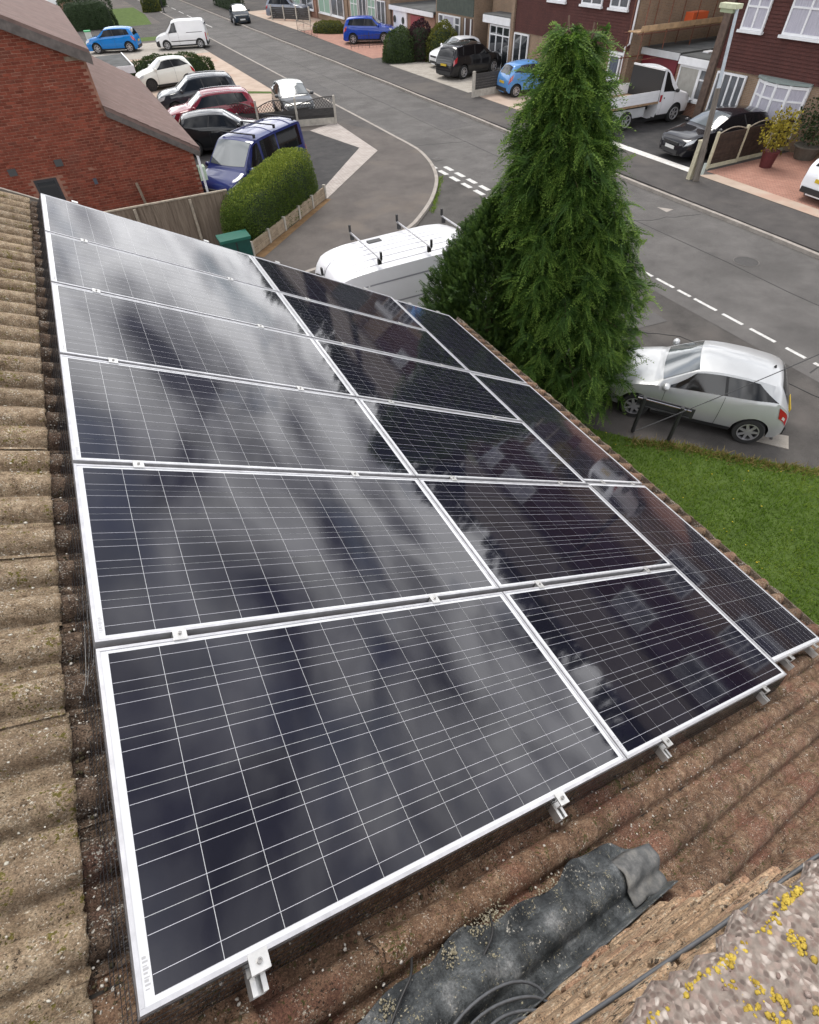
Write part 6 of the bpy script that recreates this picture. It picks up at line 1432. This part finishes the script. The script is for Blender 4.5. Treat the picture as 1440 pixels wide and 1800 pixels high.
# street name sign seen from behind
q0, q1 = G(1112, 758, .03)[:2], G(1174, 776, .03)[:2]; dv = q1 - q0; Ls = np.linalg.norm(dv); sg_ = empty('street_sign', (*q0, .03), (0, 0, math.atan2(dv[1], dv[0]))); tag(sg_, 'low street sign on two black posts seen from behind', 'sign')
for x in (0.0, Ls): MB().tube([(x, 0, 0), (x, 0, .82)], .038, 8).build('post', m_trim, sg_)
MB().b2((-.12, .035, .60), (Ls + .22, .055, .82)).build('plate', mat('sign back', (.03, .03, .032), .5), sg_)
MB().tube([(-.12, -.0, .79), (Ls + .16, .0, .79)], .016, 8).build('top_tube', m_chrome, sg_); MB().tube([(-.12, -.0, .64), (Ls + .16, .0, .64)], .014, 8).build('bottom_tube', m_trim, sg_)
# green cabinet by the fence end
gb = G(412, 416, 1.05); gc = empty('green_cabinet', (2.72, 17.3, 0)); tag(gc, 'dark green steel cabinet at the end of the boarded fence', 'cabinet')
m_teal = mat('teal green paint', (.010, .105, .075), .45, var=.1); MB().b2((-.42, -.25, 0), (.42, .25, .72)).build('body', mat('dark teal paint', (.006, .06, .048), .45, var=.1), gc); MB().b2((-.46, -.3, .723), (.46, .3, .80)).build('lid', m_teal, gc); MB().b2((-.02, -.262, .2), (.02, -.252, .68)).build('door_seam', m_trim, gc)
# telephone wire over the corner
a, b = G(1118, 757, 2.62), G(1442, 611, 3.4); dd = (b - a); pl = [a + dd * t + np.array([0, 0, -.12 * math.sin(math.pi * min(1, t / 2.2))]) for t in np.linspace(0, 2.2, 12)]
tag(MB().tube(pl, .006, 5).build('telephone_wire', m_iron), 'thin black overhead wire crossing above the silver hatchback', 'wire')
# wheelie bin and bird bath details
for k, (x, y, c_, lb) in enumerate([(2.95, 68.0, (.5, .52, .48), 'white bin beside the far hedge'), (24.6, 55.2, (.02, .02, .022), 'black wheelie bin behind the royal blue car')]):
    e = empty('wheelie_bin', (x, y, .1)); tag(e, lb, 'bin'); mb = MB(); mb.prism([(-.24, -.3), (.24, -.3), (.24, .3), (-.24, .3)], .1, .95); mb.build('body', mat('bin %d' % k, c_, .5), e); MB().b2((-.27, -.34, .953), (.27, .34, 1.02)).build('lid', mat('bin lid %d' % k, (.02, .30, .09) if k == 0 else c_, .5), e)
    for sy in (-.25, .25): MB().lathe([(0, -.04), (.1, -.04), (.1, .04), (0, .04)], 12, axis='x', c=(.2 * (1 if sy > 0 else -1), .25, .1)).build('wheel', m_tyre, e)

# tree belts added to block horizon sky (seen only mirrored in panels and cars)
def wood(name, label, line, n, hmin, hmax, mt):
    pos, dr = [], []
    for k in range(n):
        t = (k + rng.random()) / n; a = np.array(line[0]) * (1 - t) + np.array(line[1]) * t + rng.normal(0, 2.0, 2); hh = rng.uniform(hmin, hmax); r = hh * .33
        q = rng.normal(0, 1, (1300, 3)); q /= np.linalg.norm(q, axis=1, keepdims=True); q *= (rng.random((1300, 1)) ** .4) * np.array([r, r, hh * .5]); pos.append(q + np.array([a[0], a[1], hh * .5])); dr.append(q + rng.normal(0, 1, q.shape))
    pos, dr = np.concatenate(pos), np.concatenate(dr); m_ = len(pos)
    o = scatter(name, [leaf(.8 * f, .36 * f) for f in (.8, 1.1)], pos, dr, rng.uniform(.7, 1.3, m_), rng.uniform(-3, 3, m_), mt, None, .2, tbase=np.full(m_, .3)); tag(o, label, 'wood', kind='stuff')
wood('added_wood', 'added unseen trees behind the houses across the street', ((42, -45), (42, 110)), 44, 10.0, 12.5, m_dkhedge)
wood('added_wood', 'added unseen trees closing the bend of the street', ((16, 124), (60, 122)), 12, 11.0, 14.0, m_dkhedge)
wood('added_wood', 'added unseen trees beyond the end of the street', ((-45, 150), (60, 150)), 22, 9.0, 13.0, m_dkhedge)
